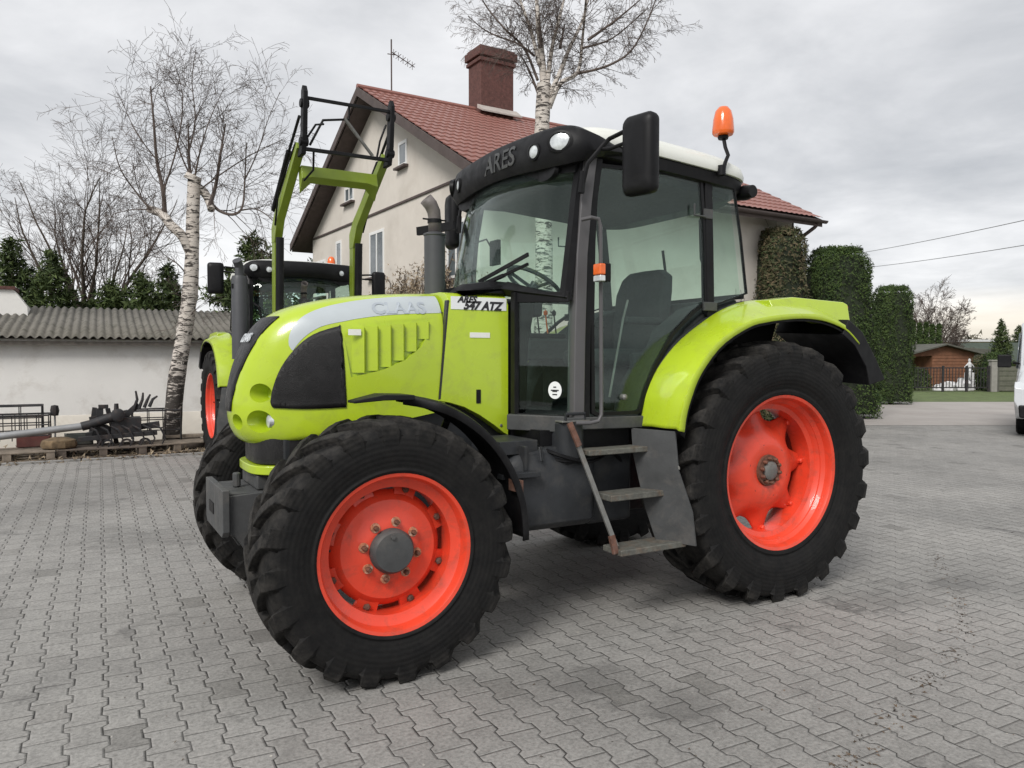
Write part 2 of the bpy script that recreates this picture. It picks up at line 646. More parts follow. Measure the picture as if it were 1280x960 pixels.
def make_tractor():
    root = empty('tractor')
    G = 'green'
    # ---------------- wheels
    make_wheel(root, (0, .84, .80), .83, .47, .475, .19, 22, False, False)
    make_wheel(root, (0, -.84, .80), .83, .47, .475, .19, 22, False, True)
    make_wheel(root, (2.56, .85, .61), .635, .385, .365, .165, 20, True, False)
    make_wheel(root, (2.56, -.85, .61), .635, .385, .365, .165, 20, True, True)
    # ---------------- bonnet
    mb = MB()
    NT_, NS = 40, 60
    vs, fs = [], []
    for i in range(NS + 1):
        for j in range(NT_ + 1):
            t = -90 + 180 * j / NT_
            vs.append(hoodpt(i / NS, t))
    for i in range(NS):
        for j in range(NT_):
            a = i * (NT_ + 1) + j
            fs.append((a, a + 1, a + NT_ + 2, a + NT_ + 1))
    # close: the underside (first row) and the back (last row)
    fs.append([j for j in range(NT_ + 1)][::-1])
    fs.append([NS * (NT_ + 1) + j for j in range(NT_ + 1)])
    mb.add(vs, fs)
    me0 = mb.mesh('bonnet', 0)
    bm = bmesh.new()
    bm.from_mesh(me0)
    bvh = BVHTree.FromBMesh(bm)
    bm.free()
    hood = mb.build('bonnet', G, root)
    cut = []
    LW = [(.225, 1.335, .050, 22), (.220, 1.185, .060, 22), (.115, 1.18, .042, 8)]
    for sy in (1, -1):
        for (y, z, r, ang) in LW:
            hit = bvh.ray_cast(Vector((4, sy * y, z)), Vector((-1, 0, 0)))[0]
            c = MB()
            c.lathe([(r * .84, -.075), (r * .93, -.05), (r, .0), (r * 1.03, .2)], 32, (0, 0, 0), 'x', Matrix.Translation(hit) @ Matrix.Rotation(sy * R(ang), 4, 'Z'))
            cut.append(c)
        c = MB()
        lp = [(2.605, 1.70), (2.10, 1.755), (2.115, 1.66), (2.16, 1.58), (2.25, 1.51), (2.38, 1.455), (2.56, 1.415)]
        c.prism(lp, 'y', sy * .352, sy * .6)
        cut.append(c)
    # underside relief over the front wheels
    carve(hood, cut)

    def shell(name, pts, dirv, m, off=.003, thick=.004, parent=root, org=None, bev=0):
        """a panel whose outline (list of 3-D points) is thrown on to the bonnet along dirv"""
        d = Vector(dirv).normalized()
        poly = [Vector(p) for p in pts]
        bmx = bmesh.new()
        f = bmx.faces.new([bmx.verts.new(p) for p in poly])
        bmesh.ops.triangulate(bmx, faces=bmx.faces)
        for _ in range(5):
            ed = [e for e in bmx.edges if e.calc_length() > .035]
            if not ed:
                break
            bmesh.ops.subdivide_edges(bmx, edges=ed, cuts=1)
            bmesh.ops.triangulate(bmx, faces=bmx.faces)
        for v in bmx.verts:
            h = bvh.ray_cast(v.co - d * 2, d)
            if h[0] is not None:
                v.co = h[0] + h[1] * off * (1 if h[1].dot(d) < 0 else -1)
        bmesh.ops.recalc_face_normals(bmx, faces=bmx.faces)
        bmx.normal_update()
        nn = sum((f.normal for f in bmx.faces), Vector())
        if nn.dot(d) > 0:
            bmesh.ops.reverse_faces(bmx, faces=bmx.faces)
        me = bpy.data.meshes.new(name)
        bmx.to_mesh(me)
        bmx.free()
        for p in me.polygons:
            p.use_smooth = True
        me.materials.append(MT[m])
        o = bpy.data.objects.new(name, me)
        col.objects.link(o)
        o.parent = parent
        q = o.modifiers.new('s', 'SOLIDIFY')
        q.thickness = thick
        q.offset = 1
        return o
    SG = [(2.945, 1.258), (2.955, 1.285), (2.945, 1.36), (2.905, 1.47), (2.83, 1.575), (2.74, 1.645), (2.62, 1.685), (2.612, 1.68), (2.60, 1.50), (2.588, 1.27), (2.60, 1.256), (2.78, 1.25)]
    SGi = interp([(x, z, 0) for x, z in SG + [SG[0]]], 44)[:-1]
    for sy in (1, -1):
        shell('side_grille', [(p.x, sy * .6, p.y) for p in SGi], (0, -sy, 0), 'mesh', .002, .006, hood)
    # nose grille, badge
    fg = []
    for z, y in [(1.235, .075), (1.30, .085), (1.40, .105), (1.50, .125), (1.60, .15), (1.68, .172), (1.735, .19)]:
        fg.append((y, z))
    pl = [(3.6, y, z) for y, z in fg] + [(3.6, -y, z) for y, z in fg[::-1]]
    shell('nose_grille', pl, (-1, 0, 0), 'mesh', .002, .006, hood)
    nb = bvh.ray_cast(Vector((4, .0, 1.62)), Vector((-1, 0, 0)))
    nrm = nb[1] if nb[1].x > 0 else -nb[1]
    xd = Vector((0, 1, 0))
    put_text('badge', 'CLAAS', .075, nb[0] + nrm * .010, xd, nrm.cross(xd), 'white_print', hood, .003, bold=.002)
    # silver stripe along the shoulders
    for sy in (1, -1):
        s = MB()
        rows = []
        n = 40
        for i in range(n + 1):
            sv = .50 + (.999 - .50) * i / n
            u = i / n
            # taper into the nose
            t1 = 44 + (23 - 44) * min(1, u * 1.25) ** .6
            t2 = 45 + (50 - 45) * min(1, u * 2.2)
            row = []
            for j in range(9):
                t = t1 + (t2 - t1) * j / 8
                p = hoodpt(sv, t * sy)
                pa = hoodpt(sv, (t + .5) * sy)
                pb = hoodpt(min(1, sv + .004), t * sy)
                nn = (pa - p).cross(pb - p).normalized()
                if nn.z < 0:
                    nn = -nn
                row.append(p + nn * .0018)
            rows.append(row)
        s.loft(rows, closed=False)
        s.build('stripe', 'silver', hood, angle=60)
        # writing on the stripe
        put_text('lettering', 'CLAAS', .105, (2.27, sy * .36, 1.835), (-sy, 0, 0), (.0, sy * -.75, .66), 'faint_print', hood, .0004, bold=.003, wrap=bvh)
        # louvres
        s = MB()
        for k in range(6):
            x = 2.52 - k * .075
            zt = 1.700 + k * .008
            zb = [1.425, 1.435, 1.455, 1.49, 1.54, 1.61][k]
            s.loft([[(x + .034, sy * .353, z), (x - .028, sy * .381, z), (x - .036, sy * .374, z), (x - .036, sy * .351, z)] for z in (zb + .014, zt - .02)])
        s.build('louvres', G, hood)
        # sticker near the louvres
        MB().box((2.585 - .04, sy * .3835, 1.655), (.07, .002, .032)).build('sticker', 'sticker', hood)
        # headlight lens deep in the lower well
        hit = bvh.ray_cast(Vector((4, sy * .215, 1.19)), Vector((-1, 0, 0)))[0]
        MB().lathe([(.034, -.075), (.034, -.052), (.02, -.045), (0, -.044)], 24, (hit.x, sy * .225, 1.185), 'x').build('headlight', 'clear', hood)
    # gap line + rear engine panel
    s = MB()
    hw = .392
    side = [(1.995, 1.895), (1.61, 1.895), (1.61, 1.06), (1.64, 1.075), (1.70, 1.12), (1.80, 1.185), (1.92, 1.245), (2.03, 1.28), (2.05, 1.30)]

    def panel_sec(x, ztop, zbot):
        c = .07
        pts = [(x, -hw, zbot), (x, -hw, ztop - c), (x, -hw + .018, ztop - c * .45), (x, -hw + .055, ztop - c * .12), (x, -hw + .12, ztop), (x, 0, ztop + .004)]
        pts += [(x, -y, z) for (_, y, z) in pts[-2::-1]]
        return pts
    secs = []
    for x, zb in [(1.61, 1.058), (1.64, 1.075), (1.70, 1.12), (1.80, 1.185), (1.90, 1.235), (1.99, 1.262)]:
        secs.append(panel_sec(x, 1.898, zb))
    # slanted front edge, as in the photograph: it leans forward at the bottom
    front = panel_sec(2.0, 1.898, 1.275)
    front = [Vector((x + .055 * (1.898 - z) / .6, y, z)) for x, y, z in front]
    secs.append(front)
    s.loft(secs)
    ep = s.build('engine_side_panel', G, root, bevel=.004)
    for sy in (1, -1):
        MB().span((1.625, sy * .3915, 1.795), (1.985, sy * .3945, 1.868)).build('decal', 'white_decal', ep)
        put_text('model_lettering', 'ARES', .052, (1.885, sy * .396, 1.852), (-sy, 0, 0), (0, 0, 1), 'black_print', ep, .0006, .3, .0022)
        put_text('model_lettering', '547 ATZ', .066, (1.785, sy * .396, 1.817), (-sy, 0, 0), (0, 0, 1), 'black_print', ep, .0006, .3, .0032)
        MB().span((1.735, sy * .3915, 1.635), (1.865, sy * .3945, 1.665)).build('sticker', 'sticker', ep)
        MB().span((1.795, sy * .3915, 1.255), (1.825, sy * .396, 1.335)).build('latch', 'black', ep, bevel=.003)
    s = MB()
    s.prism([(2.03, 1.78), (2.0, 1.78), (2.05, 1.27), (2.08, 1.27)], 'y', -.34, .34)
    s.build('seal', 'black', root)
    for sy in (1, -1):
        s = MB()
        s.prism([(1.995, 1.845), (2.006, 1.845), (2.061, 1.285), (2.050, 1.285)], 'y', sy * .355, sy * .3928)
        s.build('panel_gap_shade', 'black_print', ep)  # raised black strip: the shade of the panel gap put into colour
        s = MB()
        s.lathe([(.009, 0), (.009, .003), (.005, .005), (0, .005)], 12, (1.66, sy * .392, 1.12), 'y', Matrix.Identity(4) if sy > 0 else None)
        s.build('panel_bolt', 'steel', ep)
    # nose band and lower green lip
    def band(z0, z1, g, name, m, xr=2.62):
        s = MB()
        pl = []
        for k in range(25):
            a = -90 + 180 * k / 24
            ca, sa = math.cos(R(a)), math.sin(R(a))
            pl.append((2.62 + (g[0] - 2.62) * max(0, ca) ** .5, g[1] * math.copysign(abs(sa) ** .5, sa)))
        s.prism(pl, 'z', z0, z1)
        return s.build(name, m, root, bevel=.006)
    band(.955, 1.10, (3.02, .27), 'nose_band', 'mesh')
    band(.905, .952, (3.05, .30), 'nose_lip', G)
    # ---------------- chassis, engine, axle
    s = MB()
    s.span((.2, -.26, .58), (2.9, .26, 1.12))
    s.span((1.6, -.3, .85), (2.75, .3, 1.30))
    s.span((-.3, -.32, .5), (.9, .32, 1.1))
    s.build('engine_block', 'charcoal', root, bevel=.02)
    s = MB()
    s.tube([(2.56, -.72, .61), (2.56, -.45, .60), (2.56, 0, .56), (2.56, .45, .60), (2.56, .72, .61)], [.12, .08, .11, .08, .12], 16)
    s.tube([(2.38, -.68, .6), (2.38, .68, .6)], .022, 8)
    s.build('front_axle', 'charcoal', root)
    s = MB()
    s.tube([(0, -.7, .8), (0, .7, .8)], .13, 20)
    s.lathe([(.18, -.35), (.25, -.2), (.25, .2), (.18, .35)], 24, (0, 0, .8))
    s.build('rear_axle', 'charcoal', root)
    # front weight bracket
    s = MB()
    s.prism([(-.275, .845), (.275, .845), (.275, .63), (.24, .60), (-.24, .60), (-.275, .63)], 'x', 3.17, 3.205)
    wb = s.build('front_bracket', 'gunmetal', root, bevel=.004)
    s = MB()
    s.prism([(3.17, .81), (2.80, .83), (2.72, .5), (3.04, .44), (3.14, .60), (3.17, .61)], 'y', .225, .25)
    s.prism([(3.17, .81), (2.80, .83), (2.72, .5), (3.04, .44), (3.14, .60), (3.17, .61)], 'y', -.25, -.225)
    s.span((2.7, -.225, .80), (3.17, .225, .82))
    s.build('bracket_cheeks', 'gunmetal', wb, bevel=.004)
    s = MB()
    s.span((3.206, -.14, .68), (3.209, .0, .74))
    s.build('tow_slot', 'black', wb)
    s = MB()
    s.tube([(3.09, .02, .82), (3.09, .02, .90)], .022, 10)
    s.span((2.80, -.2, .822), (3.02, .2, .90))
    s.build('radiator_support', 'gunmetal', wb, bevel=.01)
    # ---------------- front mudguards
    for sy in (1, -1):
        s = MB()
        cx, cz, rr = 2.56, .61, .735
        secs = []
        for k in range(25):
            a = R(98 + (182 - 98) * k / 24)
            t = k / 24
            wy = .24
            y0, y1 = .76, 1.01
            if t < .12:
                y1 = .86 + (1.01 - .86) * (t / .12)
            r1 = rr
            secs.append([(cx + (r1 - .03) * math.cos(a), sy * (y0 - .0), cz + (r1 - .03) * math.sin(a)),
                         (cx + r1 * math.cos(a), sy * (y0 + .03), cz + r1 * math.sin(a)),
                         (cx + (r1 + .006) * math.cos(a), sy * (y1 - .05), cz + (r1 + .006) * math.sin(a)),
                         (cx + (r1 - .006) * math.cos(a), sy * (y1 - .012), cz + (r1 - .006) * math.sin(a)),
                         (cx + (r1 - .045) * math.cos(a), sy * y1, cz + (r1 - .045) * math.sin(a))])
        s.loft(secs, closed=False)
        fd = s.build('front_mudguard', 'black', root, solid=.008, angle=50)
        s = MB()
        s.loft([[(2.72, sy * .80, 1.318), (2.72, sy * .90, 1.318), (2.72, sy * .90, 1.306), (2.72, sy * .80, 1.306)],
                [(2.58, sy * .78, 1.348), (2.58, sy * .93, 1.345), (2.58, sy * .93, 1.318), (2.58, sy * .78, 1.318)],
                [(2.44, sy * .77, 1.343), (2.44, sy * .96, 1.342), (2.44, sy * .96, 1.318), (2.44, sy * .77, 1.318)]])
        s.tube([(2.2, sy * .8, 1.2), (2.2, sy * .62, 1.0), (2.45, sy * .6, .8)], .02, 8)
        s.build('mudguard_tip', 'black', fd, bevel=.004)
        s = MB()
        s.box((1.87, sy * .93, .86), (.03, .1, .06))
        s.build('mudguard_bracket', 'rust', fd)
    # ---------------- exhaust
    s = MB()
    s.lathe([(.0, 1.84), (.066, 1.84), (.066, 2.285), (.071, 2.29), (.071, 2.30), (.045, 2.31), (.0, 2.31)], 28, (1.85, -.13, 0), 'z')
    ex = s.build('exhaust_silencer', 'exhaust', root)
    s = MB()
    s.tube([(1.85, -.13, 2.30), (1.85, -.13, 2.40), (1.855, -.13, 2.44), (1.875, -.13, 2.48), (1.91, -.13, 2.515)], [.040, .040, .042, .043, .043], 20, caps=False)
    s.build('exhaust_pipe', 'rustpipe', ex, solid=.004)
    s = MB()
    s.tube([(1.77, -.13, 2.39), (1.93, -.13, 2.39)], .006, 6)
    s.lathe([(.045, -.012), (.045, .012)], 20, (1.85, -.13, 2.38), 'z')
    s.build('pipe_clamp', 'black', ex)
    # intake stack bracket + far mirror bracket behind
    s = MB()
    s.bar((1.42, -.74, 2.48), (1.60, -1.0, 2.46), .03, .06)
    s.build('front_lamp_bracket', 'black', root)
    MB().tube([(1.55, -.6, 1.95), (1.58, -.66, 2.2), (1.53, -.72, 2.25)], .014, 8).build('front_grab_handle', 'black', root)
    # ---------------- cowl
    s = MB()
    s.loft([[(xf, y, 1.895), (xf - .03, y, 1.92 - c), (xf - .09, y, 1.955 - c), (1.66, y, 1.985 - c), (1.53, y, 1.98 - c), (1.53, y, 1.895)] for y, c, xf in ((-.37, .04, 1.92), (-.32, .01, 1.92), (-.24, 0, 1.76), (0, 0, 1.76), (.1, 0, 1.78), (.2, 0, 1.92), (.32, .01, 1.93), (.37, .04, 1.92))])
    for sy in (1, -1):
        s.loft([[(1.66, sy * .36, 1.93), (1.60, sy * .36, 1.975), (1.56, sy * .36, 1.95), (1.60, sy * .36, 1.88)],
                [(1.60, sy * .50, 1.905), (1.545, sy * .50, 1.935), (1.50, sy * .50, 1.90), (1.55, sy * .50, 1.86)],
                [(1.45, sy * .765, 1.86), (1.42, sy * .765, 1.875), (1.40, sy * .765, 1.85), (1.43, sy * .765, 1.83)]])
    s.build('cowl', 'black', root, bevel=.006)
    # ---------------- cab
    cab = root

    def side_y(z, base=.78):
        return base - .045 * max(0, (z - 1.2)) / 1.45
    # front pillars
    for sy in (1, -1):
        s = MB()
        secs = []
        for (x, z) in [(1.385, 1.12), (1.37, 1.6), (1.345, 2.1), (1.31, 2.4), (1.265, 2.68)]:
            y = side_y(z)
            a = .041
            secs.append([(x + a, sy * (y - .045), z), (x + a - .012, sy * (y + .012), z), (x - a, sy * (y + .015), z), (x - a, sy * (y - .05), z)])
        s.loft(secs)
        pi = s.build('front_pillar', 'pillar', cab, bevel=.006)
        # dark seal either side
        s = MB()
        secs = []
        for (x, z) in [(1.335, 1.16), (1.32, 1.6), (1.295, 2.1), (1.26, 2.4), (1.215, 2.66)]:
            y = side_y(z)
            secs.append([(x + .008, sy * (y - .03), z), (x + .008, sy * (y + .008), z), (x - .03, sy * (y + .008), z), (x - .03, sy * (y - .03), z)])
        s.loft(secs)
        s.build('pillar_seal', 'black', pi)
    # doors: glass with a black frame
    DG = [(1.285, 1.20), (1.282, 1.73), (1.265, 2.18), (1.235, 2.58), (1.20, 2.635), (.46, 2.66), (.41, 2.62), (.385, 2.25), (.385, 1.86), (.50, 1.79), (.66, 1.66), (.80, 1.47), (.88, 1.32), (.925, 1.20), (.96, 1.185), (1.25, 1.185)]

    def inset(poly, d):
        n = len(poly)
        ar = sum(poly[i][0] * poly[(i + 1) % n][1] - poly[(i + 1) % n][0] * poly[i][1] for i in range(n))
        sg = 1 if ar > 0 else -1
        out = []
        for i in range(n):
            p0, p1, p2 = Vector(poly[i - 1]), Vector(poly[i]), Vector(poly[(i + 1) % n])
            d1, d2 = (p1 - p0).normalized(), (p2 - p1).normalized()
            n1, n2 = Vector((-d1.y, d1.x)) * sg, Vector((-d2.y, d2.x)) * sg
            m = (n1 + n2)
            m = m / max(.3, m.length_squared / 2)
            out.append(tuple(p1 + m * d))
        return out

    def frame(poly, d, sy, y_off, thick, name, m, parent):
        ins = inset(poly, d)
        n = len(poly)
        s = MB()
        def P(p, o):
            return Vector((p[0], sy * (side_y(p[1]) + y_off + o), p[1]))
        for i in range(n):
            j = (i + 1) % n
            a = [P(poly[i], 0), P(poly[j], 0), P(ins[j], 0), P(ins[i], 0)]
            b = [P(poly[i], -thick), P(poly[j], -thick), P(ins[j], -thick), P(ins[i], -thick)]
            s.add(a + b, [(0, 1, 2, 3), (7, 6, 5, 4), (0, 4, 5, 1), (2, 6, 7, 3)])
        return s.build(name, m, parent)

    def pane(poly, sy, y_off, name, m, parent, thick=.006):
        s = MB()
        n = len(poly)
        s.add([(p[0], sy * (side_y(p[1]) + y_off), p[1]) for p in poly] + [(p[0], sy * (side_y(p[1]) + y_off - thick), p[1]) for p in poly],
              [list(range(n)), list(range(2 * n - 1, n - 1, -1))])
        return s.build(name, m, parent, angle=0)
    for sy in (1, -1):
        dr = frame(DG, .022, sy, .006, .022, 'door', 'black', cab)
        pane(inset(DG, .004), sy, .000, 'glass', 'glass', dr)
        # hinges, handle, lock knobs
        MB().box((.375, sy * .775, 1.84), (.11, .02, .055)).build('hinge', 'gunmetal', dr, bevel=.004)
        s = MB()
        s.box((.375, sy * .75, 2.42), (.07, .02, .06))
        s.tube([(.40, sy * .757, 2.40), (.50, sy * .765, 2.40), (.50, sy * .765, 2.47)], .007, 6)
        s.build('hinge', 'gunmetal', dr, bevel=.002)
        s = MB()
        s.lathe([(.018, -.01), (.018, .02), (.006, .03)], 14, (1.06, sy * .78, 1.29))
        s.tube([(1.0, sy * .745, 1.86), (1.03, sy * .74, 1.75), (1.13, sy * .742, 1.29)], .007, 6)
        s.build('door_catch', 'steel', dr)
        # rear side window
        RW = [(.345, 1.84), (.345, 2.66), (.14, 2.665), (.075, 2.3), (.03, 1.935)]
        rw = frame(RW, .010, sy, .004, .018, 'rear_side_window', 'black', cab)
        pane(inset(RW, .003), sy, .000, 'glass', 'glass', rw)
        # rear pillar
        s = MB()
        s.loft([[(x + .03, sy * (side_y(z) - .045), z), (x + .03, sy * (side_y(z) + .01), z), (x - .03, sy * (side_y(z) + .01), z), (x - .03, sy * (side_y(z) - .045), z)] for x, z in ((.36, 1.78), (.36, 2.2), (.365, 2.68))])
        s.build('rear_pillar', 'black', cab, bevel=.004)
        # front quarter glass beside the bonnet
        s = MB()
        qa, qb = (1.43, .765), (1.60, .45)
        s.add([(qa[0], sy * qa[1], 1.22), (qb[0], sy * qb[1], 1.22), (qb[0], sy * qb[1], 1.86), (qa[0], sy * qa[1], 1.85)], [(0, 1, 2, 3)])
        qw = s.build('quarter_glass', 'glass_dark', cab, solid=.006, angle=0)
        s = MB()
        for a, b, w_ in (((qb[0], sy * qb[1], 1.14), (qb[0], sy * qb[1], 1.90), .045), ((qa[0] - .0, sy * (qa[1] - .0), 1.17), (qb[0], sy * qb[1], 1.17), .03), ((qa[0], sy * qa[1], 1.86), (qb[0], sy * qb[1], 1.87), .04)):
            s.bar(a, b, .02, w_ + .02) if abs(a[2] - b[2]) < .1 else s.bar(a, b, .05, .03, (1, 0, 0))
        s.build('quarter_frame', 'black', qw, bevel=.004)
        s = MB()
        qn = Vector((.315, sy * .17, 0)).normalized()
        c0 = Vector((qa[0], sy * qa[1], 1.335)).lerp(Vector((qb[0], sy * qb[1], 1.335)), .24) + qn * .006
        s.lathe([(.043, 0), (.043, .0015)], 28, (0, 0, 0), 'y', Matrix.Translation(c0) @ Matrix.Rotation(math.atan2(qn.y, qn.x) - PI / 2, 4, 'Z') @ Matrix.Scale(1.15, 4, (0, 0, 1)))
        st = s.build('round_sticker', 'white_decal', root)
        s = MB()
        for zz, ww in ((.018, .018), (0, .05), (-.006, .03), (-.024, .03)):
            s.box((0, .0035, zz), (ww, .001, .006), Matrix.Translation(c0) @ Matrix.Rotation(math.atan2(qn.y, qn.x) - PI / 2, 4, 'Z'))
        s.build('sticker_print', 'black_print', st)
        # sill and lower cab body
        s = MB()
        s.prism([(1.46, 1.115), (.90, 1.105), (.905, 1.175), (1.46, 1.185)], 'y', sy * .60, sy * .795)
        s.loft([[(1.46, sy * .795, z), (1.66, sy * .46, z), (1.60, sy * .40, z), (1.40, sy * .60, z)] for z in (1.10, 1.19)])
        s.build('door_sill', 'gunmetal', cab, bevel=.006)
        s = MB()
        s.prism([(1.58, 1.02), (1.40, .98), (.95, .98), (.95, 1.11), (1.58, 1.11)], 'y', sy * .35, sy * .70)
        s.build('cab_floor_side', 'black', cab)
    # windscreen
    def arc_rows(z_list, pth, n=24):
        rows = []
        for z, k in z_list:
            ps = interp([(x - k * .15, y * (1 - .055 * k), z) for x, y in pth], n)
            rows.append(ps)
        return rows
    pth = [(1.45, .745), (1.535, .60), (1.60, .35), (1.63, 0), (1.60, -.35), (1.535, -.60), (1.45, -.745)]
    s = MB()
    s.loft(arc_rows([(1.88, .08), (2.2, .42), (2.45, .72), (2.66, 1.0)], pth), closed=False)
    ws = s.build('windscreen', 'glass', cab, solid=.006, angle=80)
    for sy in (1, -1):
        s = MB()
        s.loft([[(x + .02, sy * (y - .02), z), (x + .012, sy * (y + .02), z), (x - .03, sy * (y + .03), z), (x - .02, sy * (y - .02), z)] for x, y, z in ((1.445, .735, 1.86), (1.39, .722, 2.2), (1.35, .71, 2.45), (1.305, .695, 2.66))])
        s.build('windscreen_frame', 'black', ws)
    s = MB()
    hp = interp([(1.33, .70, 0), (1.39, .60, 0), (1.44, .33, 0), (1.465, 0, 0), (1.44, -.33, 0), (1.39, -.60, 0), (1.33, -.70, 0)], 24)
    s.loft([[(p.x + .02, p.y, 2.575), (p.x + .015, p.y, 2.70), (p.x - .05, p.y, 2.70), (p.x - .05, p.y, 2.575)] for p in hp])
    s.build('windscreen_header', 'black', ws)
    s = MB()
    w0 = Vector((1.66, .05, 1.955))
    s.bar(w0, (1.655, .42, 2.00), .02, .02)
    s.bar((1.655, .42, 2.00), (1.60, .60, 2.05), .012, .016)
    s.bar((1.675, .14, 1.985), (1.635, .66, 2.095), .010, .022)
    s.build('wiper', 'black', ws)
    # rear window
    s = MB()
    s.add([(.04, .70, 1.93), (.04, -.70, 1.93), (.15, -.69, 2.66), (.15, .69, 2.66)], [(0, 1, 2, 3)])
    rwn = s.build('rear_window', 'glass', cab, solid=.006, angle=0)
    s = MB()
    s.bar((.035, .72, 1.92), (.035, -.72, 1.92), .03, .03)
    s.bar((.10, .01, 2.3), (.04, .01, 1.95), .014, .014)
    s.tube([(.06, .45, 1.98), (.10, .40, 2.2), (.13, .42, 2.45), (.14, .5, 2.55)], .008, 6)
    s.build('rear_wiper', 'black', rwn)
    # roof
    def ring(a, b, z, n=48, e=6, cx=.70, sh=.07):
        out = []
        for k in range(n):
            t = 2 * PI * k / n
            c, q = math.cos(t), math.sin(t)
            x = cx + a * math.copysign(abs(c) ** (2 / e), c)
            y = b * math.copysign(abs(q) ** (2 / e), q)
            out.append((x, y, z + sh * (x - .70)))
        return out
    s = MB()
    s.loft([ring(.735, .715, 2.62), ring(.755, .765, 2.64), ring(.76, .775, 2.70), ring(.745, .75, 2.735)])
    rf = s.build('roof', 'black', cab)
    s = MB()
    s.loft([ring(a_, b_, z_, 64, e_, .655) for a_, b_, z_, e_ in ((.715, .785, 2.712, 6), (.718, .79, 2.735, 6), (.705, .775, 2.785, 6), (.665, .73, 2.825, 5), (.57, .62, 2.852, 5), (.35, .4, 2.865, 4), (.05, .1, 2.87, 3))])
    s.build('roof_shell', 'roof', rf, angle=50)
    s = MB()
    s.lathe([(.04, -.07), (.05, 0), (.04, .07)], 16, (.00, .70, 2.60), 'y')
    s.build('rear_work_lamp', 'black', rf)
    # lamp fascia
    P3 = [(1.00, .775, 2.725, 2.69), (1.12, .79, 2.745, 2.68), (1.25, .800, 2.79, 2.655), (1.37, .770, 2.825, 2.625), (1.450, .675, 2.84, 2.61), (1.49, .50, 2.845, 2.615), (1.51, .26, 2.85, 2.63), (1.52, 0, 2.852, 2.635)]
    P3 = P3 + [(x, -y, a, b) for x, y, a, b in P3[-2::-1]]
    A = interp([(x, y, a) for x, y, a, b in P3], 56)
    B = interp([(x, y, b) for x, y, a, b in P3], 56)
    s = MB()
    secs = []
    for i, (a, b) in enumerate(zip(A, B)):
        t = (A[min(i + 1, 56)] - A[max(i - 1, 0)])
        nrm = Vector((t.y, -t.x, 0)).normalized()
        if nrm.dot(Vector((a.x - .7, a.y, 0))) < 0:
            nrm = -nrm
        hgt = a.z - b.z
        secs.append([b - nrm * .02, b.lerp(a, .25) + nrm * .012, b.lerp(a, .6) + nrm * .008, b.lerp(a, .9) - nrm * .012, a - nrm * .045, a - nrm * .17 - Vector((0, 0, .03)), b - nrm * .17])
    s.loft(secs)
    fa = s.build('lamp_fascia', 'black', root, angle=40)
    bmf = bmesh.new()
    bmf.from_mesh(fa.data)
    fb = BVHTree.FromBMesh(bmf)
    bmf.free()
    for sy in (1, -1):
        for (y0, z0, dx, dy, r, tilt) in ((.77, 2.735, .75, .66, .050, 0), (.50, 2.715, .98, .2, .040, 0)):
            d = Vector((dx, sy * dy, 0)).normalized()
            tgt = Vector((1.44, sy * .69, z0)) if y0 > .6 else Vector((1.49, sy * .50, z0))
            h = fb.ray_cast(tgt + d * .5, -d)
            c = h[0] if h[0] else tgt
            M = Matrix.Translation(c) @ Matrix.Rotation(math.atan2(d.y, d.x) - PI / 2, 4, 'Z')
            if y0 > .6:
                M = M @ Matrix.Scale(1.25, 4, (1, 0, 0))
            lp = MB().lathe([(r + .012, -.02), (r + .012, .008), (r, .012), (r - .004, .002)], 32, mtx=M)
            lo = lp.build('work_lamp', 'black', root)
            MB().lathe([(r, -.01), (r, .004), (r * .5, .010), (0, .012)], 32, mtx=M).build('lens', 'clear', lo)
    h = fb.ray_cast(Vector((2.2, .02, 2.72)), Vector((-1, 0, 0)))
    put_text('roof_lettering', 'ARES', .165, Vector((1.545, .13, 2.735)), (-.03, 1, 0), (-.1, 0, 1), 'gunmetal', fa, .002, 0, .002, wrap=fb)
    # sun visor lobes under the fascia
    for y0 in (.52, -.52):
        s = MB()
        s.lathe([(.11, -.02), (.12, 0), (.11, .02)], 24, (0, 0, 0), 'x', Matrix.Translation((1.42, y0, 2.60)) @ Matrix.Scale(.45, 4, (0, 0, 1)))
        s.build('sun_visor', 'black', fa)
    # cab lining, inside
    s = MB()
    s.loft([ring(.70, .69, 2.585), ring(.72, .70, 2.62)])
    s.build('headliner', 'seat', cab)
    s = MB()
    s.span((.40, -.56, 1.10), (1.58, .56, 1.16))
    s.span((.86, -.74, 1.10), (1.45, .74, 1.158))
    s.build('cab_floor', 'seat', cab)
    s = MB()
    s.span((.10, -.55, 1.15), (.16, .55, 1.90))
    for sy in (1, -1):
        s.span((.16, sy * .50, 1.15), (.80, sy * .56, 1.55))
        s.prism([(.14, 1.55), (.62, 1.55), (.55, 1.70), (.34, 1.84), (.10, 1.90)], 'y', sy * .42, sy * .745)
    s.span((.45, -.70, 1.50), (.98, -.42, 1.66))
    s.build('inner_trim', 'seat', cab, bevel=.02)
    # seat
    s = MB()
    s.span((.30, -.25, 1.46), (.82, .25, 1.58))
    s.span((.38, -.17, 1.16), (.72, .17, 1.46))
    st = s.build('seat', 'seat', root, bevel=.05, segs=4)
    s = MB()
    s.loft([[(x + .05, -w_, z), (x + .07, 0, z), (x + .05, w_, z), (x - .05, w_, z), (x - .05, -w_, z)] for x, w_, z in ((.33, .22, 1.52), (.30, .27, 1.75), (.27, .27, 1.98), (.24, .24, 2.09), (.23, .15, 2.14))])
    s.build('backrest', 'seat', st, bevel=.03, segs=3)
    for sy in (1, -1):
        MB().span((.38, sy * .28, 1.74), (.70, sy * .35, 1.79)).build('armrest', 'seat', st, bevel=.02)
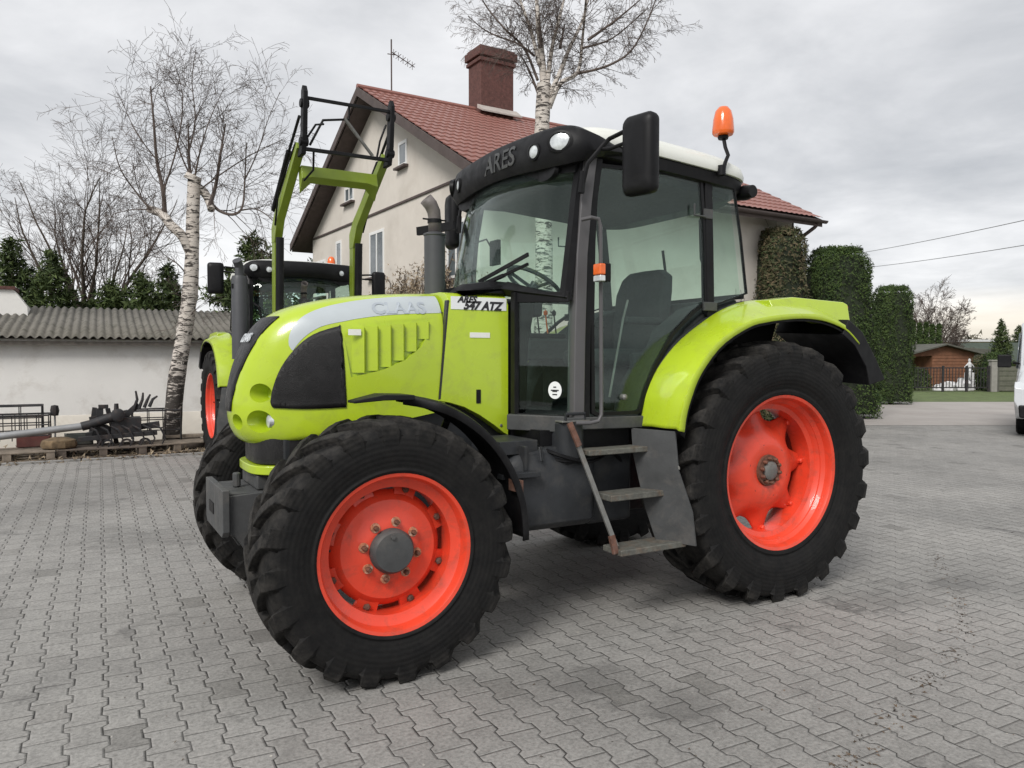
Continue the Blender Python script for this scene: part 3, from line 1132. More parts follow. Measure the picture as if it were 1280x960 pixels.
    for sy in (1, -1):
        s = MB()
        s.loft([[(x + .03, sy * (y - .06), z), (x + .03, sy * y, z), (x - .03, sy * y, z), (x - .03, sy * (y - .06), z)] for x, y, z in ((.06, .735, 1.90), (.11, .715, 2.3), (.165, .70, 2.64))])
        s.build('rear_corner_post', 'seat', root, bevel=.004) if sy < 0 else None
    # steering column, wheel, dashboard
    s = MB()
    s.loft([[(x + .1, -w_, z), (x + .1, w_, z), (x - .09, w_, z), (x - .09, -w_, z)] for x, w_, z in ((1.40, .12, 1.16), (1.40, .14, 1.6), (1.38, .20, 1.88))])
    s.build('dashboard', 'black', cab, bevel=.03)
    s = MB()
    M = Matrix.Translation((1.20, .02, 2.0)) @ Matrix.Rotation(R(-32), 4, 'Y')
    tor = [(.195 + .014 * math.cos(2 * PI * k / 10), .014 * math.sin(2 * PI * k / 10)) for k in range(10)]
    s.lathe(tor, 40, (0, 0, 0), 'z', M, closed=True)
    for a in (90, 210, 330):
        s.tube([M @ Vector((0, 0, -.03)), M @ Vector((.19 * math.cos(R(a)), .19 * math.sin(R(a)), 0))], .012, 8)
    s.tube([M @ Vector((0, 0, .01)), M @ Vector((0, 0, -.22))], .03, 12)
    s.build('steering_wheel', 'charcoal', cab)
    s = MB()
    s.span((1.22, -.16, 1.78), (1.36, .16, 1.90))
    s.span((.62, -.66, 1.66), (.95, -.46, 1.70))
    s.build('instrument_panel', 'black', cab, bevel=.02)
    for k in range(4):
        s = MB()
        x0 = .66 + k * .075
        s.tube([(x0, -.55, 1.70), (x0 + .02, -.55, 1.84)], .006, 6)
        s.lathe([(0, 1.83), (.015, 1.84), (.017, 1.865), (0, 1.885)], 10, (x0 + .02, -.55, 0), 'z')
        s.build('lever', 'orange' if k == 1 else 'black', cab)
    s = MB()
    s.tube([(1.30, -.66, 2.35), (1.22, -.62, 2.38), (1.18, -.60, 2.30)], .008, 6)
    s.box((1.17, -.58, 2.28), (.03, .12, .18))
    s.build('cab_monitor', 'black', cab, bevel=.01)
    s = MB()
    s.tube([(.42, -.735, 1.95), (.48, -.70, 1.95), (1.15, -.70, 1.95), (1.2, -.735, 1.95)], .012, 6)
    s.build('inner_rail', 'black', cab)
    for k in range(3):
        s = MB()
        s.tube(interp([(1.60, .62 - k * .05, 1.04), (1.52, .80 - k * .03, .98 - k * .03), (1.30, .80, .93 + k * .02), (1.05, .66, .96), (.92, .60, .86)], 16), .011, 6)
        s.build('hose', 'black', root)
    # right console lever and inner mirror
    s = MB()
    s.tube([(.95, -.5, 1.66), (.98, -.5, 1.95), (1.0, -.5, 1.98)], .012, 8)
    s.box((1.0, -.5, 2.0), (.09, .03, .02))
    s.build('console_lever', 'black', cab)
    # ---------------- rear mudguards
    FI = [(.93, 1.115), (.91, 1.22), (.885, 1.31), (.80, 1.455), (.64, 1.615), (.41, 1.76), (.25, 1.835), (.07, 1.885), (-.15, 1.90), (-.40, 1.895), (-.60, 1.84), (-.72, 1.75)]
    FO = [(.89, 1.11), (.875, 1.20), (.84, 1.30), (.76, 1.45), (.59, 1.62), (.36, 1.735), (.20, 1.77), (.04, 1.79), (-.15, 1.80), (-.35, 1.785), (-.55, 1.73), (-.69, 1.635)]
    fi = interp([(x, z, 0) for x, z in FI], 40)
    fo = interp([(x, z, 0) for x, z in FO], 40)
    for sy in (1, -1):
        s = MB()
        secs = []
        cen = Vector((0, .8, 0))
        for a, b in zip(fi, fo):
            rad = (b - cen).normalized()
            m1 = a.lerp(b, .68) + rad * .012
            secs.append([(a.x, sy * .775, a.y - .002), (a.x, sy * .785, a.y), (a.x * .75 + b.x * .25, sy * .87, a.y * .75 + b.y * .25 + .004), (m1.x, sy * .985, m1.y), (b.x, sy * 1.045, b.y + .006), (b.x, sy * 1.07, b.y - .004), (b.x - rad.x * .035, sy * 1.082, b.y - rad.y * .035)])
        s.loft(secs, closed=False)
        mg = s.build('rear_mudguard', G, root, solid=.008, angle=40)
        s = MB()
        secs = []
        for a, b in zip(fi, fo):
            rad = (b - cen).normalized()
            secs.append([(a.x - .012 * rad.x, sy * .525, a.y - .022), (a.x, sy * .785, a.y - .012), (b.x - rad.x * .02, sy * 1.05, b.y - .02), (b.x - rad.x * .05, sy * 1.07, b.y - .05)])
        s.loft(secs, closed=False)
        s.build('mudguard_lining', 'black', mg, solid=.006, angle=40)
        s = MB()
        s.loft([[(a.x, sy * .50, a.y - .01), (a.x, sy * .774, a.y + .001)] for a in fi], closed=False)
        s.build('inner_cover', 'seat', mg, solid=.008, angle=40)
        # black rubber flap running down behind
        s = MB()
        secs = []
        for (x, z, x2, z2) in ((-.56, 1.80, -.50, 1.73), (-.70, 1.72, -.62, 1.66), (-.84, 1.55, -.74, 1.52), (-.95, 1.40, -.78, 1.395)):
            secs.append([(x, sy * .52, z), (x - .005, sy * 1.075, z - .03), (x2, sy * 1.08, z2 - .06), (x2, sy * .52, z2 - .03)])
        s.loft(secs)
        s.build('mudguard_flap', 'black', mg, bevel=.006)
        # tail lamp housing on the rear top edge
        s = MB()
        s.loft([[(x, sy * .79, z0), (x, sy * .79, z1), (x, sy * .93, z1 - .004), (x, sy * .96, z0)] for x, z0, z1 in ((.02, 1.84, 1.888), (-.2, 1.82, 1.915), (-.70, 1.72, 1.90), (-.745, 1.72, 1.885))])
        th = s.build('tail_lamp_housing', G, mg, bevel=.008)
        MB().span((-.746, sy * .80, 1.79), (-.76, sy * .92, 1.87)).build('tail_lamp', 'orange', mg)
        # fender inner wall
        s = MB()
        pts = [(p.x - .0, p.y - .02) for p in fi[:36]]
        pts += [(-.3, 1.2), (.3, 1.0), (.8, 1.0)]
        s.prism(pts, 'y', sy * .515, sy * .53)
        s.build('wheel_arch_wall', 'black', mg)
    # ---------------- steps, left side and right side
    for sy in (1, -1):
        s = MB()
        s.bar((1.46, sy * .83, 1.14), (1.265, sy * .99, .475), .014, .030, (1, 0, 0))
        sf = s.build('step_frame', 'steel', root, bevel=.003)
        MB().bar((1.475, sy * .838, 1.16), (1.43, sy * .868, 1.03), .018, .034, (1, 0, 0)).build('rusty_rail_end', 'rust', sf, bevel=.003)
        MB().bar((1.288, sy * .975, .54), (1.272, sy * .995, .44), .022, .036, (1, 0, 0)).build('rusty_rail_end', 'rust', sf, bevel=.003)
        s = MB()
        s.loft([[(1.00, sy * .78, 1.105), (.885, sy * 1.03, 1.10), (.87, sy * 1.025, 1.10), (.985, sy * .775, 1.105)],
                [(1.00, sy * .80, .95), (.885, sy * 1.06, .88), (.87, sy * 1.055, .88), (.985, sy * .79, .95)],
                [(.96, sy * .86, .65), (.805, sy * 1.09, .64), (.79, sy * 1.085, .64), (.945, sy * .85, .65)],
                [(.92, sy * .91, .46), (.775, sy * 1.09, .44), (.76, sy * 1.085, .44), (.905, sy * .90, .46)]])
        s.build('step_side_plate', 'gunmetal', sf, bevel=.003)
        s = MB()
        s.loft([[(.99, sy * .80, 1.10), (.975, sy * .83, 1.10), (.975, sy * .83, 1.075), (.99, sy * .80, 1.07)], [(.89, sy * 1.045, .91), (.875, sy * 1.065, .90), (.875, sy * 1.065, .885), (.89, sy * 1.045, .89)]])
        s.build('step_gusset_highlight', 'steel', sf)  # gusset bar in lighter steel, the brace's highlight put into its colour
        for (xa, xb, z, y0, y1, hh) in ((1.375, .955, 1.005, .76, .885, .032), (1.275, .875, .755, .80, .955, .036), (1.262, .79, .462, .86, 1.03, .035)):
            s = MB()
            s.span((xa, sy * y0, z - hh), (xb, sy * y1, z))
            s.build('step', 'tread_plate', sf, bevel=.006)
    # fuel tank, left
    s = MB()
    def trect(x0, x1, y0, y1, z, c):
        return [(x0 + c, y0, z), (x0, y0 + c, z), (x0, y1 - c, z), (x0 + c * .4, y1 - c * .35, z), (x0 + c, y1, z), (x1 - c, y1, z), (x1 - c * .4, y1 - c * .35, z), (x1, y1 - c, z), (x1, y0, z)]
    s.loft([trect(1.24, 1.80, .30, .74, .56, .06), trect(1.215, 1.84, .28, .785, .60, .08), trect(1.215, 1.84, .28, .785, .93, .08), trect(1.25, 1.80, .30, .76, .985, .08), trect(1.30, 1.62, .34, .74, 1.02, .08)])
    tk = s.build('fuel_tank', 'charcoal', root, bevel=.01, angle=50)
    s = MB()
    s.loft([trect(1.325, 1.50, .60, .805, z, .05) for z in (.93, 1.10, 1.155)])
    s.build('filler_neck', 'charcoal', tk, bevel=.008, angle=50)
    s = MB()
    s.box((1.405, .72, 1.162), (.19, .17, .012))
    s.build('filler_lid', 'steel', tk, bevel=.004)
    s = MB()
    s.tube([(1.47, .79, 1.165), (1.47, .79, 1.205), (1.34, .79, 1.205), (1.34, .79, 1.165)], .009, 8)
    s.build('lid_handle', 'charcoal', tk)
    # battery box and black parts behind the front wheel
    s = MB()
    s.span((1.62, .40, .99), (1.86, .74, 1.065))
    s.span((1.66, .72, .875), (1.90, .84, .905))
    s.span((1.72, .72, .905), (1.74, .80, 1.04))
    s.tube([(1.63, .78, 1.03), (1.63, .80, .95)], .012, 8)
    s.build('battery_box', 'charcoal', root, bevel=.006)
    s = MB()
    s.span((.86, .25, .52), (1.20, .62, .98))
    s.span((1.215, -.78, .56), (1.84, -.3, .98))
    s.build('gearbox_cover', 'charcoal', root, bevel=.03)
    # ---------------- handrail and side indicator
    s = MB()
    s.tube([(1.37, .80, 2.29), (1.345, .855, 2.295), (1.30, .86, 2.29), (1.285, .86, 2.25), (1.275, .86, 1.30), (1.275, .86, 1.20), (1.295, .86, 1.165), (1.345, .85, 1.155), (1.42, .82, 1.155)], .0115, 10)
    s.build('grab_rail', 'pillar', root)
    for sy in (1, -1):
        s = MB()
        s.box((1.285, sy * .90, 1.99), (.05, .055, .10))
        il = s.build('side_indicator', 'black', root, bevel=.006)
        s = MB()
        s.box((1.325, sy * .905, 2.005), (.04, .07, .062))
        s.build('lens', 'orange', il, bevel=.008)
        s = MB()
        s.box((1.325, sy * .905, 1.955), (.038, .068, .034))
        s.build('lens', 'clear', il, bevel=.006)
    # ---------------- mirrors
    for sy in (1, -1):
        M = Matrix.Translation((1.245, sy * 1.15, 2.585)) @ Matrix.Rotation(sy * R(12), 4, 'Z')
        s = MB()
        def rr_(w_, h_, x, c, n=5):
            out = []
            for (cy, cz, a0) in ((w_ - c, h_ - c, 0), (-w_ + c, h_ - c, 90), (-w_ + c, -h_ + c, 180), (w_ - c, -h_ + c, 270)):
                for k in range(n):
                    a = R(a0 + 90 * k / (n - 1))
                    out.append((x, cy + c * math.cos(a), cz + c * math.sin(a)))
            return out
        s.loft([rr_(.098, .205, -.035, .035), rr_(.103, .21, -.02, .04), rr_(.103, .21, .012, .04), rr_(.09, .195, .035, .04), rr_(.06, .165, .045, .04)], mtx=M)
        mi = s.build('mirror', 'black', root, angle=40)
        s = MB()
        s.loft([rr_(.09, .195, -.038, .03), rr_(.09, .195, -.036, .03)], mtx=M)
        s.build('mirror_glass', MT['clear'], mi)
        s = MB()
        s.tube([(1.36, sy * .79, 2.48), (1.34, sy * .81, 2.60), (1.27, sy * .86, 2.70), (1.24, sy * .88, 2.735), (1.235, sy * 1.02, 2.745), (1.235, sy * 1.08, 2.73)], .013, 8)
        s.tube([(1.27, sy * .86, 2.68), (1.25, sy * .9, 2.675), (1.235, sy * 1.06, 2.68)], .011, 8)
        s.tube([(1.365, sy * .785, 2.44), (1.355, sy * .79, 2.56)], .019, 8)
        s.build('mirror_arm', 'black', mi)
    # ---------------- beacon
    bc = empty('beacon')
    bc.parent = root
    s = MB()
    s.tube([(.305, .80, 2.66), (.285, .805, 2.74), (.255, .80, 2.79), (.24, .76, 2.85), (.24, .74, 2.93)], [.016, .012, .012, .012, .012], 8)
    s.lathe([(.03, 2.905), (.035, 2.92), (.028, 2.93)], 16, (.24, .74, 0), 'z')
    s.lathe([(.026, 2.66), (.026, 2.72)], 12, (.305, .795, 0), 'z')
    s.build('bracket', 'black', bc)
    s = MB()
    s.lathe([(.03, 2.928), (.060, 2.932), (.068, 2.945), (.068, 2.96), (.062, 3.03), (.050, 3.08), (.030, 3.106), (0, 3.114)], 28, (.24, .74, 0), 'z')
    s.build('lens', 'orange', bc, angle=50)
    return root


AZ = R(29.8)
tr = make_tractor()
tr.location = (1.181, 5.694, 0)
tr.rotation_euler = (0, 0, PI + AZ)
tag(tr, 'large lime green tractor with red wheel rims, black mirror and orange beacon, in the foreground', 'tractor')

# ------------------------------------------------------------------ second tractor with front loader
t2 = copy_tree(tr)
t2.location = (-3.61, 12.02, 0)
t2.rotation_euler = (0, 0, R(-59.9))
tag(t2, 'lime green tractor with a raised front loader, parked behind the foreground tractor beside the birch', 'tractor')


for ch in list(t2.children_recursive):
    if ch.name.startswith('roof_lettering'):
        bpy.data.objects.remove(ch)


def make_loader(parent):
    ld = empty('front_loader')
    ld.parent = parent
    arm_m = mat('olive_green_paint', (.19, .26, .018), .45, var=.1, vs=4, coat=.2)
    for sy in (1, -1):
        s = MB()
        y = sy * .52
        s.bar((1.97, y, 1.6), (2.02, y, 3.08), .09, .15, (1, 0, 0))
        s.prism([(1.945, 3.0), (2.095, 3.0), (2.26, 3.26), (3.25, 3.93), (3.20, 4.01), (2.10, 3.36), (1.945, 3.20)], 'y', y - .05, y + .05)
        s.build('loader_arm', arm_m, ld, bevel=.008)
        s = MB()
        s.tube([(2.14, y, 2.1), (2.20, y, 3.05)], .05, 12)
        s.tube([(2.05, y + sy * .04, 3.42), (2.85, y + sy * .04, 3.98)], .035, 12)
        s.tube([(2.85, y + sy * .04, 3.98), (3.30, y + sy * .03, 4.28)], .018, 8)
        s.tube([(2.2, y + sy * .06, 3.2), (2.5, y + sy * .08, 3.6), (3.2, y + sy * .05, 4.0)], .012, 6)
        s.span((1.80, y - .07, 1.1), (2.16, y + .07, 2.05))
        s.build('cylinder', 'black', ld)
        s = MB()
        s.prism([(3.18, 3.84), (3.36, 3.84), (3.43, 4.05), (3.47, 4.52), (3.42, 4.60), (3.36, 4.55), (3.32, 4.10)], 'y', y - .028, y + .028)
        s.tube([(3.40, y - .05, 4.40), (3.40, y + .05, 4.40)], .05, 12)
        s.tube([(3.36, y - .05, 3.98), (3.36, y + .05, 3.98)], .05, 12)
        s.build('carrier_plate', 'black', ld, bevel=.01)
    s = MB()
    s.loft([[(2.97, y, 3.62 - d), (3.09, y, 3.66 - d * .2), (3.05, y, 3.79), (2.93, y, 3.77)] for y, d in ((-.47, .16), (-.34, .02), (.34, .02), (.47, .16))])
    s.build('cross_beam', arm_m, ld, bevel=.008)
    s = MB()
    s.bar((3.42, -.5, 4.46), (3.42, .5, 4.46), .035, .035)
    s.bar((3.36, -.5, 3.90), (3.36, .5, 3.90), .04, .04)
    s.tube([(3.36, -.45, 3.95), (3.38, -.3, 4.25), (3.40, .0, 4.30), (3.42, .0, 4.46)], .016, 6)
    s.tube([(3.37, -.5, 4.0), (3.5, -.42, 4.15), (3.4, -.3, 4.2)], .014, 6)
    s.tube([(3.1, -.45, 3.6), (3.25, -.38, 3.7), (3.34, -.40, 3.9)], .014, 6)
    s.tube([(3.37, .35, 3.9), (3.40, .38, 4.1), (3.42, .45, 4.3)], .014, 6)
    s.build('tool_carrier', 'black', ld, bevel=.004)
    s = MB()
    s.tube([(3.37, .30, 3.92), (3.40, -.05, 4.30)], .02, 8)
    s.build('locking_rod', 'steel', ld)
    return ld


make_loader(t2)
# tall air stack beside its cab and long mirror arms
s = MB()
s.lathe([(0, 1.5), (.105, 1.5), (.105, 2.55), (.09, 2.60), (0, 2.60)], 24, (1.55, -.90, 0), 'z')
s.tube([(1.55, -.90, 2.58), (1.55, -.90, 2.72), (1.60, -.94, 2.8)], .06, 14)
s.build('air_stack', 'exhaust', t2)
#WORLD
# ================================================================== SETTING
PA = R(28.2)          # the paving rows, the low shed and the kerb share this direction


def grid_sheet(name, pts, m, z, kind='structure'):
    s = MB()
    s.add([(x, y, z) for x, y in pts], [list(range(len(pts)))])
    o = s.build(name, m, angle=0)
    tag(o, kind=kind)
    return o


def ground_mat():
    m, T, p, tc = newmat('grass_ground')
    o = tc.outputs['Object']
    c = T.ramp(T.noise(o, .8, 8, .7), [(.3, (.035, .05, .018)), (.55, (.07, .09, .03)), (.75, (.11, .12, .05))])
    T.put(p.inputs['Base Color'], c)
    p.inputs['Roughness'].default_value = .95
    T.l(T.bump(T.noise(o, 30, 4), .6, .03), p.inputs['Normal'])
    return m


def soil_mat():
    m, T, p, tc = newmat('leaf_litter_soil')
    o = tc.outputs['Object']
    c = T.ramp(T.noise(o, 14, 8, .75), [(.3, (.03, .024, .018)), (.5, (.09, .07, .05)), (.68, (.19, .15, .11))])
    T.put(p.inputs['Base Color'], c)
    p.inputs['Roughness'].default_value = .95
    T.l(T.bump(T.noise(o, 40, 5), .9, .03), p.inputs['Normal'])
    return m


def paver_mat():
    """interlocking I-shaped concrete pavers: joints computed from the block geometry"""
    m, T, p, tc = newmat('interlocking_pavers')
    o = tc.outputs['Object']
    # slight unevenness of the laying
    wn = T.n('ShaderNodeTexNoise')
    T.l(o, wn.inputs['Vector'])
    wn.inputs['Scale'].default_value = 1.3
    sub = T.n('ShaderNodeVectorMath', operation='SUBTRACT')
    T.l(wn.outputs['Color'], sub.inputs[0])
    sub.inputs[1].default_value = (.5, .5, .5)
    scl = T.n('ShaderNodeVectorMath', operation='SCALE')
    T.l(sub.outputs[0], scl.inputs[0])
    scl.inputs['Scale'].default_value = .035
    add = T.n('ShaderNodeVectorMath', operation='ADD')
    T.l(o, add.inputs[0])
    T.l(scl.outputs[0], add.inputs[1])
    sx = T.n('ShaderNodeSeparateXYZ')
    T.l(add.outputs[0], sx.inputs[0])
    x, y = sx.outputs[0], sx.outputs[1]
    Wd, L, A = .1403, .200, .0112
    fy = T.m('FRACT', T.m('DIVIDE', y, L))
    tri = T.m('SUBTRACT', T.m('MULTIPLY', T.m('ABSOLUTE', T.m('SUBTRACT', fy, .5)), 4.), 1.)
    wave = T.m('MAXIMUM', T.m('MINIMUM', T.m('MULTIPLY', tri, 5.5), 1.), -1.)
    j = T.m('ROUND', T.m('DIVIDE', x, Wd))
    par = T.m('MODULO', T.m('ABSOLUTE', j), 2.)
    sg = T.m('SUBTRACT', 1., T.m('MULTIPLY', par, 2.))
    dx = T.m('SUBTRACT', T.m('SUBTRACT', x, T.m('MULTIPLY', j, Wd)), T.m('MULTIPLY', T.m('MULTIPLY', sg, wave), A))
    k = T.m('SUBTRACT', T.m('ADD', j, T.m('GREATER_THAN', dx, 0.)), 1.)
    kp = T.m('MODULO', T.m('ABSOLUTE', k), 2.)
    yy = T.m('ADD', T.m('DIVIDE', y, L), T.m('MULTIPLY', T.m('ADD', kp, 1.), .5))
    fr = T.m('FRACT', yy)
    dy = T.m('MULTIPLY', T.m('MINIMUM', fr, T.m('SUBTRACT', 1., fr)), L)
    adx = T.m('ABSOLUTE', dx)
    d = T.m('MINIMUM', adx, dy)
    # wobbling joint width
    jw = T.rng(T.noise(o, 7, 5, .6), .32, .68, .0014, .0062)
    jw2 = T.rng(T.noise(o, 8, 4), .3, .7, .0010, .0040)
    j1 = T.m('SUBTRACT', 1., T.m('SMOOTH_MIN', 1., T.m('DIVIDE', adx, jw), .3), clamp=True)
    j2 = T.m('SUBTRACT', 1., T.m('SMOOTH_MIN', 1., T.m('DIVIDE', dy, jw2), .3), clamp=True)
    open_ = T.rng(T.noise(o, 5, 5, .65), .36, .56, .5, 1.)
    joint = T.m('MAXIMUM', T.m('MULTIPLY', j1, open_), T.m('MULTIPLY', j2, T.m('MULTIPLY', open_, .85)))
    # per-block tone
    cb = T.n('ShaderNodeCombineXYZ')
    T.l(k, cb.inputs[0])
    T.l(T.m('FLOOR', yy), cb.inputs[1])
    wnz = T.n('ShaderNodeTexWhiteNoise')
    wnz.noise_dimensions = '2D'
    T.l(cb.outputs[0], wnz.inputs['Vector'])
    rv = wnz.outputs['Value']
    base = T.ramp(rv, [(0., (.205, .20, .19)), (.02, (.25, .243, .232)), (.06, (.275, .268, .257)), (.6, (.288, .281, .270)), (1., (.303, .296, .284))])
    fine = T.noise(o, 55, 6, .7)
    base = T.mix(1., base, T.ramp(fine, [(.28, .58), (.5, 1.0), (.75, 1.36)]), 'MULTIPLY')
    big = T.noise(o, .55, 5, .6, .4)
    base = T.mix(1., base, T.ramp(big, [(.3, (.70, .70, .69)), (.5, (.90, .895, .88)), (.7, (1.03, 1.02, 1.0))]), 'MULTIPLY')
    med = T.noise(o, 7, 6, .75, .5)
    base = T.mix(1., base, T.ramp(med, [(.3, .82), (.5, 1.), (.72, 1.12)]), 'MULTIPLY')
    # oil and rubber stains with shapes of their own
    st = T.noise(o, 1.7, 7, .66, .6)
    stain = T.rng(st, .60, .68)
    base = T.mix(T.m('MULTIPLY', stain, .5), base, (.07, .068, .066))
    # named spill marks: behind the rear wheel and right of the front wheel; broad darker patches farther left
    for (sxp, syp, rad, amt) in ((2.25, 4.75, .42, .7), (3.0, 5.1, .35, .5), (.35, 3.55, .36, .5), (.75, 3.3, .28, .6), (-3.0, 6.4, .8, .4), (-4.6, 7.6, 1.1, .35), (-2.3, 3.1, .18, .5)):
        sp = Vector((sxp, syp, 0))
        lx = sp.x * math.cos(PA) + sp.y * math.sin(PA)
        ly = -sp.x * math.sin(PA) + sp.y * math.cos(PA)
        dd = T.m('SQRT', T.m('ADD', T.m('POWER', T.m('SUBTRACT', x, lx), 2.), T.m('POWER', T.m('MULTIPLY', T.m('SUBTRACT', y, ly), 1.6), 2.)))
        dd = T.m('ADD', dd, T.m('MULTIPLY', T.m('SUBTRACT', T.noise(o, 9, 7, .75), .5), rad * 3.0))
        base = T.mix(T.m('MULTIPLY', T.m('MULTIPLY', T.rng(dd, rad * .95, rad * .45), amt), T.rng(rv, .1, .9, .35, 1.)), base, (.075, .073, .07))
    # pale specks of litter, sand in the joints
    vo = T.n('ShaderNodeTexVoronoi')
    T.l(o, vo.inputs['Vector'])
    vo.inputs['Scale'].default_value = 9
    sc_ = T.n('ShaderNodeSeparateColor')
    T.l(vo.outputs['Color'], sc_.inputs[0])
    bit = T.m('MULTIPLY', T.m('LESS_THAN', vo.outputs['Distance'], T.m('MULTIPLY', sc_.outputs[1], .065)), T.m('GREATER_THAN', sc_.outputs[0], .72))
    base = T.mix(T.m('MULTIPLY', bit, .75), base, T.mix(sc_.outputs[2], (.60, .57, .50), (.10, .08, .06)))
    spk = T.rng(T.noise(o, 38, 2, .5), .735, .76)
    base = T.mix(T.m('MULTIPLY', spk, .6), base, (.45, .43, .39))
    jc = T.ramp(T.noise(o, 3.1, 5, .6), [(.42, (.012, .0115, .011)), (.6, (.035, .033, .030)), (.75, (.12, .115, .105))])
    colr = T.mix(T.m('MINIMUM', T.m('MULTIPLY', joint, 1.3), 1.), base, jc)
    T.put(p.inputs['Base Color'], colr)
    T.put(p.inputs['Roughness'], T.rng(T.noise(o, 3, 4), .3, .7, .62, .85))
    p.inputs['Specular IOR Level'].default_value = .35
    h = T.m('SMOOTH_MIN', T.m('DIVIDE', d, .008), 1., .4)
    h = T.m('ADD', h, T.m('MULTIPLY', T.noise(o, 120, 3), .12))
    h = T.m('ADD', h, T.m('MULTIPLY', rv, .15))
    h = T.m('ADD', h, T.m('MULTIPLY', T.noise(o, 34, 5, .7), .5))
    T.l(T.bump(h, .8, .007), p.inputs['Normal'])
    return m


def loc2(pt):
    x, y = pt
    return (x * math.cos(PA) + y * math.sin(PA), -x * math.sin(PA) + y * math.cos(PA))


g = grid_sheet('ground', [(-400, -60), (400, -60), (400, 700), (-400, 700)], ground_mat(), -.008)
# paving (rows parallel to the kerb in front of the shed)
kerb0 = Vector((-7.21, 10.78))
kd = Vector((math.cos(PA), math.sin(PA)))
a0 = kerb0 - kd * 16
a1 = kerb0 + kd * 6.5
pav = [(-20, -6), (14, -6), (24, 12), (17, 21.5), (2.0, 21.5), tuple(a1), tuple(a0)]
s = MB()
s.add([(*loc2(p_), 0.) for p_ in pav], [list(range(len(pav)))])
pv = s.build('paving', paver_mat(), angle=0)
pv.rotation_euler = (0, 0, PA)
tag(pv, kind='structure')
# earth strip between paving and shed
so = soil_mat()
b0, b1 = a0 + Vector((-.47, .88)) * 4, a1 + Vector((-.47, .88)) * 4
grid_sheet('earth_strip', [tuple(a0), tuple(a1), tuple(b1), tuple(b0)], so, -.003)
# kerb stones as a structure
mk = mat('kerb_concrete', (.24, .235, .225), .85, var=.2, vs=9, bump=.3)
s = MB()
n_ = Vector((-kd.y, kd.x))
for i in range(22):
    p0 = a0 + kd * (i + .01)
    p1 = a0 + kd * (i + .99)
    if (p1 - a0).length > 22.4:
        break
    s.add([(*(p0), -.05), (*(p1), -.05), (*(p1 + n_ * .08), -.05), (*(p0 + n_ * .08), -.05), (*(p0), .03), (*(p1), .03), (*(p1 + n_ * .08), .03), (*(p0 + n_ * .08), .03)],
          [(0, 1, 2, 3), (4, 5, 6, 7), (0, 1, 5, 4), (1, 2, 6, 5), (2, 3, 7, 6), (3, 0, 4, 7)])
tag(s.build('kerb', mk, bevel=.008), kind='structure')
# concrete road at the far right
mr = mat('road_concrete', (.33, .305, .285), .85, var=.1, vs=.7, dirt=(.22, .19, .17), dirt_amt=.5, ds=.6, bump=.2)
grid_sheet('road', [(2.0, 17.2), (60, 17.2), (60, 26.3), (2.0, 26.3)], mr, .004)
mgv = ground_mat()
grid_sheet('grass_verge', [(9, 26.3), (60, 26.3), (60, 34), (9, 34)], mat('verge_grass', (.085, .12, .035), .95, var=.35, vs=2, dirt=(.14, .12, .06), dirt_amt=.5, ds=5, bump=.8, bs=30), .006)

# ------------------------------------------------------------------ foliage helpers
def leafmat(name, a, b, rough=.7):
    m, T, p, tc = newmat(name)
    ge = T.n('ShaderNodeNewGeometry')
    c = T.ramp(ge.outputs['Random Per Island'], [(0, a), (.6, tuple((i + j) / 2 for i, j in zip(a, b))), (1, b)])
    big = T.noise(tc.outputs['Object'], 1.6, 3)
    c = T.mix(1., c, T.ramp(big, [(.35, .7), (.65, 1.25)]), 'MULTIPLY')
    T.put(p.inputs['Base Color'], c)
    p.inputs['Roughness'].default_value = rough
    p.inputs['Specular IOR Level'].default_value = .25
    return m


ML = {'thuja': leafmat('thuja_foliage', (.016, .034, .008), (.062, .095, .022)),
      'brown': leafmat('bronze_foliage', (.030, .050, .016), (.115, .085, .05)),
      'spruce': leafmat('spruce_foliage', (.028, .046, .016), (.085, .115, .035)),
      'dryvine': leafmat('dry_vine', (.16, .12, .08), (.36, .29, .20)),
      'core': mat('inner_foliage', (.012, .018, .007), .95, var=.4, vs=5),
      'bark': mat('bark', (.075, .058, .045), .9, var=.35, vs=14, bump=.6, bs=40),
      'twig': mat('twig_bark', (.085, .064, .054), .85, var=.3, vs=5)}


def birch_mat():
    m, T, p, tc = newmat('birch_bark')
    o = tc.outputs['Object']
    mp = T.n('ShaderNodeMapping')
    T.l(o, mp.inputs[0])
    mp.inputs['Scale'].default_value = (2.2, 2.2, 9)
    f = T.noise(mp.outputs[0], 2.4, 8, .72, .8)
    sx = T.n('ShaderNodeSeparateXYZ')
    T.l(o, sx.inputs[0])
    low = T.rng(sx.outputs[2], 1.9, .0, 0., .16)
    dark = T.rng(T.m('ADD', f, low), .505, .555)
    c = T.mix(dark, T.mix(T.noise(o, 5, 4), (.66, .62, .57), (.44, .38, .33)), (.045, .038, .033))
    T.put(p.inputs['Base Color'], c)
    p.inputs['Roughness'].default_value = .85
    T.l(T.bump(f, .8, .02), p.inputs['Normal'])
    return m


MBIRCH = birch_mat()


def leaf(mb, c, size, nrm=None, asp=1.6):
    a = Vector((random.gauss(0, 1), random.gauss(0, 1), random.gauss(0, 1)))
    if nrm is not None:
        a = a * .6 + nrm
    a.normalize()
    u = a.orthogonal().normalized()
    u.rotate(Matrix.Rotation(random.uniform(0, 6.28), 3, a))
    v = a.cross(u)
    w = size * random.uniform(.6, 1.3)
    b = len(mb.v)
    mb.v += [c - u * w * .5, c + v * w * asp * .4 , c + u * w * .5, c + v * w * asp - a * w * .2]
    mb.f.append([b, b + 1, b + 3])
    mb.f.append([b + 1, b + 2, b + 3])


